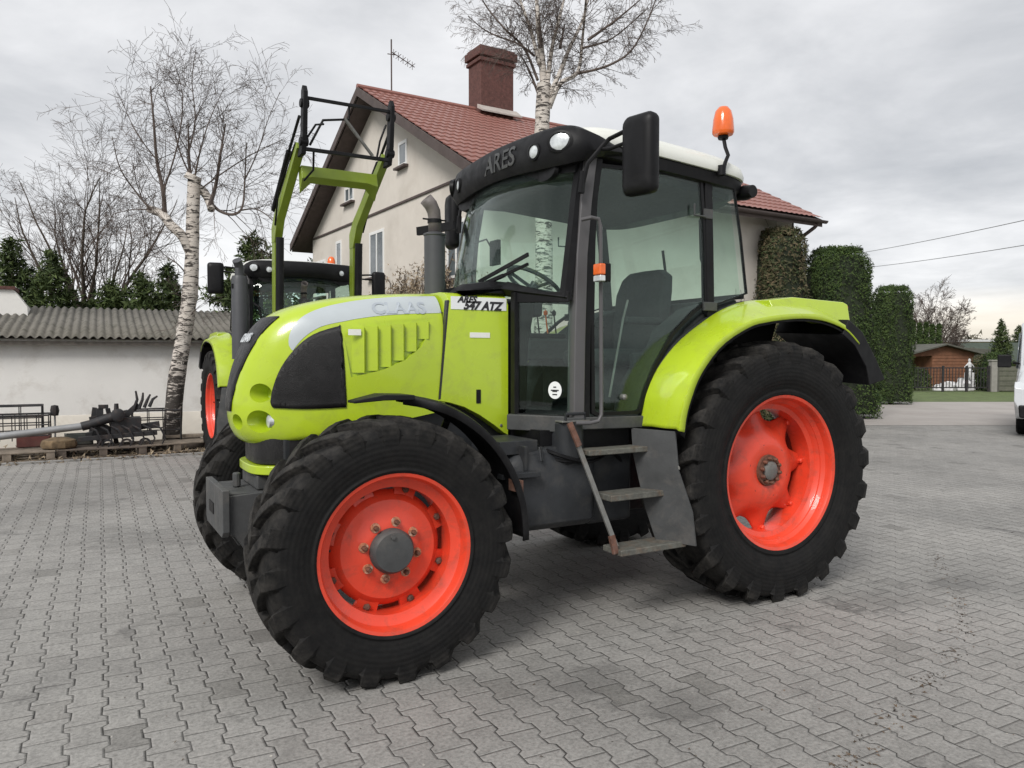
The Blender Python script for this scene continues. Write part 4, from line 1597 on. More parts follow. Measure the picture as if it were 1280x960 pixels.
def hedge(name, x, y, rx, ry, h, n, leafm, label, cat, group=None, top=.85, lean=0, size=.055, seed=1):
    random.seed(seed)
    root = empty(name, (x, y, 0))
    tag(root, label, cat, group)
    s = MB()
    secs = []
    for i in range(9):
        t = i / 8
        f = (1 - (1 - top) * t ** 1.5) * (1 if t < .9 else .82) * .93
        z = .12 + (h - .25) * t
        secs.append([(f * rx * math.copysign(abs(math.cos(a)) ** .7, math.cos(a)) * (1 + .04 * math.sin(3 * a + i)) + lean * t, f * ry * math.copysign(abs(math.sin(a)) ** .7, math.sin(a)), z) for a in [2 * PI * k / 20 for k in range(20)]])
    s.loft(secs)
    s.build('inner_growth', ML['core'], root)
    mb = MB()
    for i in range(n):
        a = random.uniform(0, 2 * PI)
        if random.random() < .12:
            t = 1.0
            q = .72 * math.sqrt(random.random())
        else:
            t = random.random() ** .9
            q = 1.0
        bump = 1 + .06 * math.sin(a * 5 + t * 9) + .05 * math.sin(a * 2 - t * 17) + .035 * math.sin(a * 9 + t * 31 + seed) + random.gauss(0, .034)
        f = (1 - (1 - top) * t ** 1.5) * q * bump
        if t > .86 and q == 1:
            f *= math.sqrt(1 - .55 * ((t - .86) / .14) ** 2)
        c, sn = math.cos(a), math.sin(a)
        p = Vector((f * rx * math.copysign(abs(c) ** .7, c) + lean * t, f * ry * math.copysign(abs(sn) ** .7, sn), .03 + h * t + random.gauss(0, .03)))
        leaf(mb, p, size, Vector((c, sn, .5)))
    mb.build('foliage', leafm, root, fast=True)
    s = MB()
    s.tube([(0, 0, -.05), (.02, 0, .2)], [.08, .06], 8)
    s.build('stem', ML['bark'], root)
    return root


def conifer(x, y, h, r, label, group, seed=1, m='spruce', zb=.0, n=None):
    random.seed(seed)
    root = empty('conifer', (x, y, 0))
    tag(root, label, 'tree', group)
    s = MB()
    s.tube([(0, 0, -.1), (0, 0, h * .55), (0, 0, h * .97)], [.10, .06, .012], 7)
    s.build('trunk', ML['bark'], root)
    mb = MB()
    # boughs in irregular whorls, each a spray of small needles clumps
    nb = int(h * 60)
    for i in range(nb):
        t = ((i + random.random()) / nb) ** 1.15
        z = .15 + (h - .15) * t
        L = (r * (1 - t) ** .8 * random.uniform(.72, 1.18) + .05)
        a = random.uniform(0, 2 * PI)
        el = random.uniform(.05, .55) * (.4 + t)
        d = Vector((math.cos(a), math.sin(a), el))
        k = max(8, int(L * 52))
        side = Vector((-d.y, d.x, 0))
        for q in range(k):
            u = random.random() ** .6
            sp = .30 * L * (1.05 - u) + .02
            p = Vector((0, 0, z)) + d * (L * u) + side * random.gauss(0, sp) + Vector((0, 0, random.gauss(0, .035) - .25 * L * u * u))
            leaf(mb, p, .10, Vector((0, 0, .4)), 1.9)
    mb.build('crown', ML[m], root, fast=True)
    return root


def grow(tw, big, p, d, L, r, lev, P):
    """one branch: a wandering tapered tube with children"""
    n = max(3, int(L / P['seg']))
    pts, rs = [p.copy()], [r]
    q = p.copy()
    dd = d.normalized()
    for i in range(n):
        t = (i + 1) / n
        w = P['wander'] * (1 + lev * .35)
        dd = (dd + Vector((random.gauss(0, w), random.gauss(0, w), random.gauss(0, w) + (P['up'] if lev < P['droop_lev'] else -P['droop'] * t)))).normalized()
        q = q + dd * (L / n)
        pts.append(q.copy())
        rs.append(max(P['rmin'], r * (1 - t * .86)))
    mb = big if r > P['split'] else tw
    mb.tube(pts, rs, 7 if r > .05 else (5 if r > .02 else 3), caps=False)
    if lev >= P['levels']:
        return
    nc = P['kids'][lev]
    for c in range(nc):
        t = random.uniform(P['start'][lev], 1.0)
        i = min(int(t * n), n - 1)
        bp_ = pts[i].lerp(pts[i + 1], t * n - i)
        bd = (pts[i + 1] - pts[i]).normalized()
        ax = bd.orthogonal().normalized()
        ax.rotate(Matrix.Rotation(random.uniform(0, 2 * PI), 3, bd))
        nd = bd.copy()
        nd.rotate(Matrix.Rotation(R(random.uniform(*P['ang'])), 3, ax))
        grow(tw, big, bp_, nd, L * random.uniform(*P['len']) * (1.1 - .45 * t), rs[i] * random.uniform(.38, .6), lev + 1, P)


# ------------------------------------------------------------------ birch beside the shed (pollarded, white bark)
def birch_left():
    random.seed(11)
    Y = 12.95
    base = at(215, 566, Y)
    base.z = 0
    root = empty('birch_tree', base)
    tag(root, 'bare pollarded birch with white peeling bark in front of the low white shed', 'tree')
    def L_(px, py, dy=0.):
        return at(px, py, Y + dy) - base
    tr_, tw = MB(), MB()
    tk = [Vector((0, 0, -.1)), L_(216, 530), L_(220, 480), L_(229, 425), L_(237, 370), L_(240, 320), L_(241, 270), L_(243, 224)]
    ps = interp(tk, 28)
    rr = [.165, .145, .135, .128, .122, .112, .108, .105]
    rs = []
    for i in range(29):
        t = i / 28 * 7
        k = min(int(t), 6)
        rs.append(rr[k] + (rr[k + 1] - rr[k]) * (t - k) + random.uniform(-.006, .006))
    rs[0] += .05
    tr_.tube(ps, rs, 14)
    tr_.tube([L_(240, 226), L_(243, 219)], [.15, .13], 10)
    # thick limbs, in the bark of the trunk
    tr_.tube(interp([L_(239, 318), L_(228, 295, -.1), L_(214, 282, -.1), L_(203, 268, 0), L_(186, 261, .1)], 10), [.085, .085, .08, .08, .08, .08, .075, .07, .07, .066, .06], 9)
    tr_.tube(interp([L_(243, 232), L_(255, 240, .1), L_(262, 252, .1), L_(264, 262, 0)], 6), [.08, .08, .075, .07, .07, .065, .06], 9)
    P = dict(seg=.16, wander=.085, up=.02, droop=.10, droop_lev=2, rmin=.0026, split=9, levels=3, kids=[10, 6, 4], start=[.12, .15, .2], ang=(25, 60), len=(.34, .6))
    shoots = [([(206, 270), (204, 240), (196, 200), (192, 150), (188, 108)], .055), ([(238, 225), (236, 190), (235, 150)], .042), ([(262, 258), (270, 230), (276, 190), (282, 155)], .05),
              ([(262, 252), (275, 264), (292, 268), (303, 258), (306, 225), (308, 178)], .04), ([(235, 345), (222, 330), (205, 318), (190, 300)], .018), ([(300, 263), (322, 262), (345, 280), (352, 300)], .018),
              ([(188, 262), (170, 240), (150, 210), (140, 170)], .026), ([(190, 262), (165, 262), (140, 268)], .014), ([(243, 224), (250, 190), (262, 150), (280, 110)], .022), ([(240, 224), (225, 190), (215, 150), (200, 105)], .022),
              ([(246, 240), (280, 215), (320, 190), (352, 175)], .018), ([(306, 225), (322, 190), (335, 150), (350, 115)], .016), ([(196, 200), (170, 165), (150, 120)], .016), ([(236, 190), (244, 150), (240, 100), (245, 62)], .02), ([(204, 240), (222, 180), (228, 120), (215, 70)], .02), ([(236, 395), (250, 382)], .012), ([(240, 300), (218, 290), (205, 300)], .02)]
    for pl, r in shoots:
        dy = [random.uniform(-.3, .3) * (i / len(pl)) * 2 for i in range(len(pl))]
        pts = [L_(px, py, d) for (px, py), d in zip(pl, dy)]
        n = len(pts) * 4
        pi = interp(pts, n)
        rs2 = [max(.005, .8 * r * (1 - .75 * i / n)) for i in range(n + 1)]
        tw.tube(pi, rs2, 6, caps=True)
        tot = sum((pi[i + 1] - pi[i]).length for i in range(n))
        for c in range(int(3 + tot * 6)):
            t = random.uniform(.12, 1)
            i = min(int(t * n), n - 1)
            bd = (pi[i + 1] - pi[i]).normalized()
            ax = bd.orthogonal().normalized()
            ax.rotate(Matrix.Rotation(random.uniform(0, 2 * PI), 3, bd))
            nd = bd.copy()
            nd.rotate(Matrix.Rotation(R(random.uniform(25, 65)), 3, ax))
            grow(tw, tw, pi[i], nd, random.uniform(.4, 1.25), min(.009, rs2[i] * .5), 1, dict(P, kids=[0, 6, 3], levels=3))
    tr_.build('trunk', MBIRCH, root, angle=60)
    tw.build('branches', ML['twig'], root, fast=True)


birch_left()


def birch_back():
    random.seed(23)
    Y = 13.2
    base = at(678, 560, Y)
    base.z = 0
    root = empty('birch_tree', base)
    tag(root, 'tall bare birch with speckled trunk rising behind the tractor cab by the red roof', 'tree')
    def L_(px, py, dy=0.):
        return at(px, py, Y + dy) - base
    tb, tw = MB(), MB()
    ps = interp([Vector((0, 0, -.1)), L_(679, 400), L_(680, 300), L_(677, 200), L_(678, 150), L_(680, 105)], 24)
    tb.tube(ps, [.17 - .055 * i / 24 + random.uniform(-.005, .005) for i in range(25)], 14)
    P = dict(seg=.15, wander=.075, up=.02, droop=.26, droop_lev=2, rmin=.0024, split=.03, levels=3, kids=[8, 8, 5], start=[.15, .2, .2], ang=(22, 55), len=(.34, .55))
    limbs = [([(680, 110), (676, 60), (672, 20), (670, -25)], .072), ([(684, 125), (698, 95), (712, 60), (730, 20), (738, -30)], .048), ([(686, 135), (700, 105), (722, 90), (728, 50), (734, -20)], .05),
             ([(722, 92), (760, 82), (790, 62), (812, 20), (824, -15)], .024), ([(672, 100), (655, 60), (630, 35), (606, 5), (596, -20)], .026), ([(674, 80), (664, 40), (650, 0), (640, -30)], .04), ([(684, 105), (690, 60), (700, 20), (712, -30)], .045),
             ([(672, 115), (660, 85), (645, 60)], .025), ([(735, 50), (770, 25), (800, 0)], .028), ([(728, 60), (765, 48), (808, 12)], .02), ([(668, 70), (648, 55), (610, 40), (585, 20)], .022), ([(676, 60), (674, 18)], .03), ([(700, 60), (706, 30)], .03)]
    for pl, r in limbs:
        pts = [L_(px, py, random.uniform(-.5, .5) * i / len(pl) * 1.6) for i, (px, py) in enumerate(pl)]
        n = len(pts) * 4
        pi = interp(pts, n)
        rs2 = [max(.007, r * (1 - .7 * i / n)) for i in range(n + 1)]
        (tb if r > .036 else tw).tube(pi, rs2, 7, caps=True)
        tot = sum((pi[i + 1] - pi[i]).length for i in range(n))
        for c in range(int(5 + tot * 8)):
            t = random.uniform(.15, 1)
            i = min(int(t * n), n - 1)
            bd = (pi[i + 1] - pi[i]).normalized()
            ax = bd.orthogonal().normalized()
            ax.rotate(Matrix.Rotation(random.uniform(0, 2 * PI), 3, bd))
            nd = bd.copy()
            nd.rotate(Matrix.Rotation(R(random.uniform(25, 65)), 3, ax))
            grow(tw, tw, pi[i], nd, random.uniform(.35, .95), min(.008, rs2[i] * .4), 1, dict(P, kids=[0, 7, 4]))
    tb.build('trunk', MBIRCH, root, angle=60)
    tw.build('branches', ML['twig'], root, fast=True)


birch_back()


def bare_tree(px, pyb, Y, h, spread, label, group, seed, limbs=9, r0=.17, kids=(9, 8, 6), droop=.05, rmin=.006):
    random.seed(seed)
    b = at(px, pyb, Y)
    root = empty('bare_tree', (b.x, b.y, 0))
    tag(root, label, 'tree', group)
    tb, tw = MB(), MB()
    tr_h = h * .28
    tb.tube(interp([Vector((0, 0, -.1)), Vector((.05, 0, tr_h * .5)), Vector((0, .05, tr_h))], 8), [r0 * (1 - .02 * i) for i in range(9)], 10)
    P = dict(seg=h * .045, wander=.07, up=.05, droop=droop, droop_lev=2, rmin=rmin, split=r0 * .35, levels=3, kids=list(kids), start=[.2, .2, .2], ang=(18, 48), len=(.36, .58))
    for i in range(limbs):
        a = 2 * PI * i / limbs + random.uniform(-.3, .3)
        sl = spread * random.uniform(.45, 1.1)
        d = Vector((math.cos(a) * sl, math.sin(a) * sl, 1)).normalized()
        grow(tw, tb, Vector((0, 0, tr_h * random.uniform(.75, 1))), d, h * random.uniform(.55, .75), r0 * random.uniform(.4, .62), 0, P)
    tb.build('trunk', ML['bark'], root, angle=60)
    tw.build('branches', ML['twig'], root, fast=True)
    return root


bare_tree(108, 400, 22, 7.0, .55, 'broad bare tree with dense twigs rising behind the shed roof on the left', None, 5, 8, .13, (10, 9, 6), .14, .0034)
bare_tree(150, 400, 27, 6.2, .5, 'smaller bare tree between the broad bare tree and the white birch', None, 9, 5, .10, (7, 6, 4), .15, .006)
bare_tree(1165, 430, 50, 5.6, .8, 'round bare tree on the horizon right of the clipped hedge columns', None, 15, 10, .11, (9, 8, 5), .02, .008)

# conifers beyond the shed
cg = 'conifers beyond the low shed'
for i, (px, Y, h, r, lb) in enumerate([(18, 20, 4.55, 1.6, 'leftmost dark conifer above the white shed chimney'), (66, 20, 4.25, 1.4, 'pointed dark conifer just right of the shed chimney'),
                                       (140, 21, 3.55, 2.1, 'low rounded conifer under the broad bare tree, left of the other low one'), (176, 21, 3.75, 2.1, 'low bushy conifer between the broad bare tree and the birch'), (212, 22, 4.15, 1.15, 'narrow pointed conifer directly left of the birch trunk'),
                                       (318, 19, 4.5, 2.2, 'wide conifer behind the raised loader arms, left of the house')]):
    b = at(px, 447, Y)
    conifer(b.x, b.y, h, r, lb, cg, 30 + i)
b = at(395, 447, 27)
conifer(b.x, b.y, 4.9, 1.9, 'conifer half hidden between the loader arms and the house gable', cg, 40)

# clipped thuja columns and the bronze shrub at the right
hedge('shrub', 6.45, 18.6, .58, .6, 4.5, 13000, ML['brown'], 'tall bronze-leaved evergreen shrub against the corner of the house', 'shrub', None, .95, 0, .06, 51)
b = at(1050, 447, 19.6)
hedge('thuja_column', b.x, b.y, .92, .8, 4.2, 22000, ML['thuja'], 'widest clipped green thuja column, beside the bronze shrub', 'hedge', 'clipped thuja columns', .78, -.13, .05, 52)
b = at(1114, 447, 25.2)
hedge('thuja_column', b.x, b.y, .60, .55, 3.75, 15000, ML['thuja'], 'narrow square-topped thuja column, standing free right of the wide one', 'hedge', 'clipped thuja columns', .97, 0, .05, 53)
for i, px in enumerate((1141, 1149, 1157, 1165, 1173)):
    b = at(px, 447, 41)
    hedge('young_conifer', b.x, b.y, .17, .17, 3.35 - .08 * (i % 2) - .04 * i, 1800, ML['thuja'], ['leftmost', 'second', 'middle', 'fourth', 'rightmost'][i] + ' slim green conifer of the row behind the brown garden hut', 'tree', 'slim conifers behind the garden hut', .45, 0, .085, 60 + i)
# ================================================================== HOUSE
M_PL = mat('cream_render', (.62, .575, .515), .9, var=.05, vs=1.2, dirt=(.42, .37, .31), dirt_amt=.4, ds=1.1, bump=.15, bs=80)
M_BR = mat('brown_fascia', (.075, .055, .05), .7, var=.2, vs=4)
M_WF = mat('white_window_frame', (.75, .75, .73), .4, var=.03)
M_WG = mat('window_pane', (.10, .12, .13), .08, var=.3, vs=1.5, coat=.5)
M_CH = mat('dark_brick', (.10, .043, .036), .85, var=.3, vs=16, bump=.6, bs=30)


def roof_metal():
    m, T, p, tc = newmat('red_metal_tiles')
    o = tc.outputs['Object']
    c = T.mix(T.noise(o, 2.2, 6, .7), (.19, .065, .052), (.33, .16, .13))
    c = T.mix(T.rng(T.noise(o, 9, 6, .75), .52, .7), c, (.22, .12, .10))
    T.put(p.inputs['Base Color'], c)
    p.inputs['Roughness'].default_value = .5
    return m


M_RF = roof_metal()
hx = empty('house', (-.6, 14.6, 0), R(32.1))
tag(hx, 'cream rendered house with a red metal roof and dark brick chimney behind the tractors', 'house')
HL, HW, EH, RH = 9.0, 10.1, 5.12, 7.83
s = MB()
s.prism([(0, -.2), (HW, -.2), (HW, EH), (HW / 2, RH), (0, EH)], 'x', 0, HL)
s.build('wall', M_PL, hx)
# ledge line and white reveal band on the gable
s = MB()
s.span((-.03, .05, 5.02), (0.002, HW - .05, 5.07))
s.build('ledge', M_BR, hx)


def tile_roof(y0, z0, y1, z1, x0, x1, name, parent):
    """metal tile sheets: ribs down the slope, small steps across"""
    s = MB()
    sl = math.hypot(y1 - y0, z1 - z0)
    rows = int(sl / .35)
    nx = int((x1 - x0) / .0458)
    nrm = Vector((0, -(z1 - z0), (y1 - y0))).normalized()
    if nrm.z < 0:
        nrm = -nrm
    secs = []
    for r in range(rows):
        for e, hgt in ((0, .028), (.98, .004)):
            t = (r + e) / rows
            c = Vector((0, y0 + (y1 - y0) * t, z0 + (z1 - z0) * t))
            secs.append([c + nrm * (hgt + .02 * (.5 + .5 * math.cos(2 * PI * i / 4))) + Vector((x0 + (x1 - x0) * i / nx, 0, 0)) for i in range(nx + 1)])
    s.loft(secs, closed=False)
    o = s.build(name, M_RF, parent, angle=50)
    return o


ov = .62
sl = (RH - EH) / (HW / 2)
rt = .14
tile_roof(-ov, EH - sl * ov + rt, HW / 2, RH + rt, -.47, HL + .35, 'roof', hx)
rf2 = tile_roof(HW + ov, EH - sl * ov + rt, HW / 2, RH + rt, -.47, HL + .35, 'roof', hx)
s = MB()
for sg in (0, 1):
    ya, yb = (-ov, HW / 2) if sg == 0 else (HW + ov, HW / 2)
    za, zb = EH - sl * ov, RH
    s.loft([[(x, ya, za - .06), (x, yb, zb - .06), (x, yb, zb + rt - .02), (x, ya, za + rt - .02)] for x in (-.45, HL + .33)])
s.build('soffit', M_BR, hx)
s = MB()
for sg in (0, 1):
    ya, yb = (-ov, HW / 2) if sg == 0 else (HW + ov, HW / 2)
    za, zb = EH - sl * ov, RH
    s.loft([[(x, ya, za - .05), (x, yb, zb - .05), (x, yb, zb + rt + .02), (x, ya, za + rt + .02)] for x in (-.51, -.475)])
s.build('bargeboard', M_BR, hx)
s = MB()
s.tube([(-.50, HW / 2, RH + rt + .03), (HL + .36, HW / 2, RH + rt + .03)], .07, 8)
s.build('ridge_cap', M_RF, hx)
# gutter and downpipe on the long side
s = MB()
g_z = EH - sl * ov + .10
prof = [(-ov - .01 - .06 + .06 * math.cos(a), g_z - .02 + .06 * math.sin(a)) for a in [R(180 + 180 * k / 8) for k in range(9)]]
s.loft([[(x, y, z) for y, z in prof] for x in (-.45, HL + .38)], closed=False)
gu = s.build('gutter', M_BR, hx, solid=.008)
s = MB()
s.tube([(HL + .15, -ov - .05, g_z - .05), (HL + .1, -ov + .05, g_z - .18), (HL - .02, -.12, g_z - .48), (HL - .06, -.08, g_z - .60), (HL - .06, -.08, .1)], .045, 10)
s.build('downpipe', M_BR, gu)
s = MB()
s.span((HL + .005, -.02, -.1), (HL + .03, .14, EH - .05))
s.build('corner_trim', M_BR, hx)
# chimney
s = MB()
s.span((2.72, 4.72, 7.4), (3.72, 5.38, 9.35))
s.span((2.67, 4.67, 9.16), (3.77, 5.43, 9.26))
s.span((2.64, 4.64, 9.30), (3.80, 5.46, 9.50))
s.span((2.69, 4.69, 9.50), (3.75, 5.41, 9.57))
ch = s.build('chimney', M_CH, hx, bevel=.02)
s = MB()
s.loft([[(x, 4.45, 7.66 + rt), (x, 4.73, 7.80 + rt), (x, 4.73, 7.90 + rt), (x, 4.45, 7.70 + rt)] for x in (2.62, 3.82)])
s.build('flashing', mat('lead_flashing', (.4, .36, .33), .6), ch)
# aerial on the ridge
ae = empty('aerial', (-.6 + .39 * math.cos(R(32.1)) - 5.05 * math.sin(R(32.1)), 14.6 + .39 * math.sin(R(32.1)) + 5.05 * math.cos(R(32.1)), 7.95), R(32.1))
tag(ae, 'thin rooftop television aerial on a mast left of the chimney', 'aerial')
s = MB()
s.tube([(0, 0, 0), (0, 0, 1.35)], .018, 6)
s.build('mast', M_BR, ae)
s = MB()
s.tube([(0, 0, 1.05), (.62, 0, .80)], .012, 5)
for t in (.1, .3, .5, .7, .9):
    c = Vector((.62 * t, 0, 1.05 - .25 * t))
    s.tube([c + Vector((0, -.16, .0)), c + Vector((0, .16, .0))], .007, 4)
    s.tube([c + Vector((0, 0, -.10)), c + Vector((0, 0, .10))], .007, 4)
s.tube([(-.1, 0, .98), (.12, 0, 1.0)], .012, 5)
s.build('antenna', M_BR, ae)
# windows on the gable wall (x = 0), y range, z range
for (ya, yb, za, zb, sill) in ((4.62, 5.55, 3.50, 4.62, 1), (7.58, 8.02, 3.62, 4.72, 0), (8.95, 9.8, 3.3, 4.35, 1), (6.62, 7.3, 5.62, 6.05, 1), (3.28, 3.75, 5.85, 6.42, 1), (.55, 1.35, 3.1, 4.25, 1)):
    s = MB()
    fw = .07
    s.span((-.02, ya, za), (.03, ya + fw, zb))
    s.span((-.02, yb - fw, za), (.03, yb, zb))
    s.span((-.02, ya + fw, zb - fw), (.03, yb - fw, zb))
    s.span((-.02, ya + fw, za), (.03, yb - fw, za + fw))
    if yb - ya > .6:
        s.span((-.018, (ya + yb) / 2 - .03, za + fw), (.03, (ya + yb) / 2 + .03, zb - fw))
    w = s.build('window', M_WF, hx)
    s = MB()
    s.span((-.008, ya + fw, za + fw), (-.002, yb - fw, zb - fw))
    s.build('pane', M_WG, w)
    if sill:
        s = MB()
        s.span((-.12, ya - .06, za - .05), (0, yb + .06, za - .003))
        s.build('sill', M_BR, w)
# dry climber on the gable
random.seed(3)
vc = empty('climbing_plant', hx.location, R(32.1))
tag(vc, 'leafless dry climbing plant covering the lower gable wall behind the exhaust pipe', 'climber')
st_, lf = MB(), MB()
for i in range(60):
    y = random.uniform(.1, 4.3)
    top = 3.75 - .22 * abs(y - 2) * random.uniform(.5, 1.2)
    p = Vector((-.06, y, .05))
    pts = [p.copy()]
    while p.z < top * random.uniform(.75, 1.02) and len(pts) < 30:
        p = p + Vector((random.gauss(0, .02), random.gauss(0, .09), random.uniform(.12, .25)))
        p.x = max(-.35, min(-.03, p.x))
        pts.append(p.copy())
        for q in range(12):
            leaf(lf, p + Vector((random.uniform(-.15, .02), random.gauss(0, .13), random.gauss(0, .12))), .05, None, 1.8)
    st_.tube(pts, [.012] * len(pts), 4, caps=False)
st_.build('stems', ML['bark'], vc, fast=True)
lf.build('dry_leaves', ML['dryvine'], vc, fast=True)
random.seed(4)
# a few dry stalks on the right wall
vd = empty('climbing_plant', hx.location, R(32.1))
tag(vd, 'thin bare creeper stems climbing the cream wall beside the bronze shrub', 'climber')
st_ = MB()
for i in range(26):
    p = Vector((random.uniform(6.6, 8.9), -.05, .05))
    pts = [p.copy()]
    hh = random.uniform(2.2, 3.2) if p.x < 8 else random.uniform(3.2, 5)
    while p.z < hh:
        p = p + Vector((random.gauss(0, .05), 0, random.uniform(.1, .2)))
        p.y = -.03 - random.random() * .05
        pts.append(p.copy())
    st_.tube(pts, [.005] * len(pts), 3, caps=False)
st_.build('stems', ML['bark'], vd, fast=True)

# ================================================================== LOW SHED ON THE LEFT
M_WW = mat('whitewashed_wall', (.76, .745, .715), .9, var=.06, vs=.9, dirt=(.40, .36, .31), dirt_amt=.55, ds=1.3, bump=.3, bs=30)


def asb():
    m, T, p, tc = newmat('corrugated_cement')
    o = tc.outputs['Object']
    c = T.mix(T.noise(o, 1.5, 6, .7), (.10, .095, .080), (.20, .185, .16))
    c = T.mix(T.rng(T.noise(o, 5, 8, .75), .5, .68), c, (.055, .055, .038))
    T.put(p.inputs['Base Color'], c)
    p.inputs['Roughness'].default_value = .95
    return m


M_AS = asb()
sh = empty('shed', (-8.6, 12.9, 0), PA)
tag(sh, 'low whitewashed shed with a grey corrugated roof on the left', 'shed')
s = MB()
s.prism([(0, -.2), (6.2, -.2), (6.2, 1.9), (3.1, 2.44), (0, 1.84)], 'x', -7, 3.9)
s.build('wall', M_WW, sh)
s = MB()
s.prism([(-.012, -.1), (0.002, -.1), (0.002, .52), (-.012, .50)], 'x', -7, 3.905)
s.build('plinth', mat('pale_plinth', (.66, .62, .55), .9, var=.1, vs=2, dirt=(.4, .35, .28), dirt_amt=.5, ds=2), sh)
s = MB()
secs = []
x0, x1 = -7.2, 4.15
N = int((x1 - x0) / .132 * 6)
for (y, z, j) in ((-.28, 1.86, 0), (1.1, 2.15, 0), (1.101, 2.128, 0), (3.1, 2.55, 0)):
    secs.append([(x0 + (x1 - x0) * i / N, y, z + .024 * math.cos(2 * PI * i / 6)) for i in range(N + 1)])
s.loft(secs, closed=False)
s.build('roof', M_AS, sh, solid=.012, angle=60)
s = MB()
secs = [[(x0 + (x1 - x0) * i / N, y, z + .024 * math.cos(2 * PI * i / 6)) for i in range(N + 1)] for (y, z) in ((6.5, 1.86), (3.1, 2.55))]
s.loft(secs, closed=False)
s.build('roof', M_AS, sh, solid=.012, angle=60)
s = MB()
s.span((x0, -.20, 1.74), (x1, -.17, 1.80))
s.build('fascia_board', mat('grey_timber', (.13, .115, .10), .9, var=.3, vs=10), sh)
s = MB()
s.loft([[(.28, 2.1, 2.2), (-.9, 2.1, 2.2), (-.9, 2.9, 2.2), (.28, 2.9, 2.2)], [(.27, 2.1, 2.5), (-.9, 2.1, 2.5), (-.9, 2.9, 2.5), (.27, 2.9, 2.5)], [(.05, 2.1, 2.82), (-.9, 2.1, 2.82), (-.9, 2.9, 2.82), (.05, 2.9, 2.82)]])
cc = s.build('chimney', M_WW, sh)
s = MB()
s.span((.08, 2.05, 2.82), (-.95, 2.95, 2.88))
s.build('chimney_cap', M_CH, cc)

# ================================================================== SCRAP ALONG THE KERB
M_IR = mat('black_iron', (.016, .016, .018), .6, var=.3, vs=12, dirt=(.09, .055, .04), dirt_amt=.5, ds=8)
M_WD = mat('weathered_wood', (.20, .165, .13), .9, var=.35, vs=7, bump=.5, bs=30)
M_WDD = mat('dark_weathered_wood', (.10, .08, .065), .9, var=.35, vs=7, bump=.5, bs=30)
M_GP = mat('galvanised_tube', (.27, .275, .28), .5, metal=.3, var=.15, vs=5)


def place(t, off, z=0.):
    """t metres along the kerb from its left photo edge, off metres behind it"""
    p = kerb0 + kd * t + n_ * off
    return (p.x, p.y, z)


def pallet(t, off, z, rz, label, m=M_WD, L=1.2, Wp=.8):
    e = empty('pallet', place(t, off, z), PA + rz)
    tag(e, label, 'pallet', 'old wooden pallets along the kerb')
    s = MB()
    for i in range(5):
        y = -Wp / 2 + .05 + i * (Wp - .1) / 4
        s.box((0, y, .133), (L, .11, .02))
    s.build('deck', m, e, bevel=.003)
    s = MB()
    for i in range(3):
        s.box(((i - 1) * (L / 2 - .06), 0, .113), (.11, Wp, .019))
        s.box((0, (i - 1) * (Wp / 2 - .05), .012), (L, .10, .02))
        for j in range(3):
            s.box(((i - 1) * (L / 2 - .06), (j - 1) * (Wp / 2 - .05), .063), (.11, .10, .08))
    s.build('base', m, e, bevel=.003)


pallet(.05, .55, .01, .04, 'grey wooden pallet at the left photo edge under the long tube')
pallet(-1.25, .5, .01, -.05, 'wooden pallet furthest left, partly outside the photo', M_WDD)
pallet(1.3, .62, .01, -.03, 'wooden pallet in the middle of the row under the black machinery', M_WDD)
pallet(2.25, .8, .01, .22, 'tilted wooden pallet nearest the birch trunk')


def cage(t, off, z, L, H, D, label, bars=5):
    e = empty('steel_rack', place(t, off, z), PA)
    tag(e, label, 'rack', 'black steel racks by the shed')
    s = MB()
    for y in (0, D):
        s.tube([(0, y, 0), (0, y, H), (L, y, H), (L, y, 0)], .017, 6)
        for k in range(1, bars):
            x = L * k / bars
            s.tube([(x, y, H * .2), (x, y, H)], .008, 5)
        for z_ in (H * .35, H * .7):
            s.tube([(0, y, z_), (L, y, z_)], .010, 5)
    for x in (0, L):
        for z_ in (H, H * .35):
            s.tube([(x, 0, z_), (x, D, z_)], .014, 5)
    s.build('frame', M_IR, e)


cage(-.25, .95, .15, .80, .48, .5, 'black tubular steel rack in front of the white shed at the left edge')
cage(-.45, 1.15, .15, .9, .62, .3, 'taller rounded steel rack behind the left one', 3)
cage(1.72, 1.0, .15, .72, .50, .5, 'black steel rack between the black machinery and the birch trunk', 3)
# long tube (auger)
e = empty('auger', place(.5, .55, .3), PA)
tag(e, 'long grey auger tube with black drive head lying across the pallets', 'auger')
s = MB()
s.tube([(-2.2, 0, -.10), (.55, .05, .17)], .055, 14)
s.build('tube', M_GP, e)
s = MB()
s.tube([(.5, .05, .16), (.62, .05, .19), (.95, .07, .30)], [.07, .07, .075], 12)
s.lathe([(.05, -.1), (.10, -.08), (.10, .08), (.05, .1)], 16, (1.0, .08, .32))
s.tube([(.98, .08, .35), (.98, .08, .5)], [.04, .03], 8)
s.build('drive_head', M_IR, e)
# tangle of farm machinery
e = empty('cultivator', place(1.55, .75, .15), PA)
tag(e, 'heap-like black cultivator with raised prongs beside the birch', 'cultivator')
random.seed(5)
s = MB()
s.box((-.3, 0, .3), (.10, .10, .55))
s.box((-.25, 0, .60), (.14, .12, .06))
s.bar((-.5, .1, .15), (.55, .0, .30), .09, .09)
s.bar((-.6, -.2, .12), (.5, -.25, .18), .07, .07)
s.bar((-.1, .1, .28), (.25, .05, .62), .08, .09)
s.bar((-.45, .2, .4), (.1, .2, .5), .06, .06)
s.span((-.15, -.15, .12), (.28, .2, .42))
s.build('frame', M_IR, e, bevel=.006)
for k in range(4):
    s = MB()
    x = .18 + k * .075
    s.tube([(x, .0, .55 + .01 * k), (x + .05, -.02, .70), (x + .03 + .03 * k, -.02, .84 - .03 * k)], [.028, .022, .014], 6)
    s.build('prong', M_IR, e)
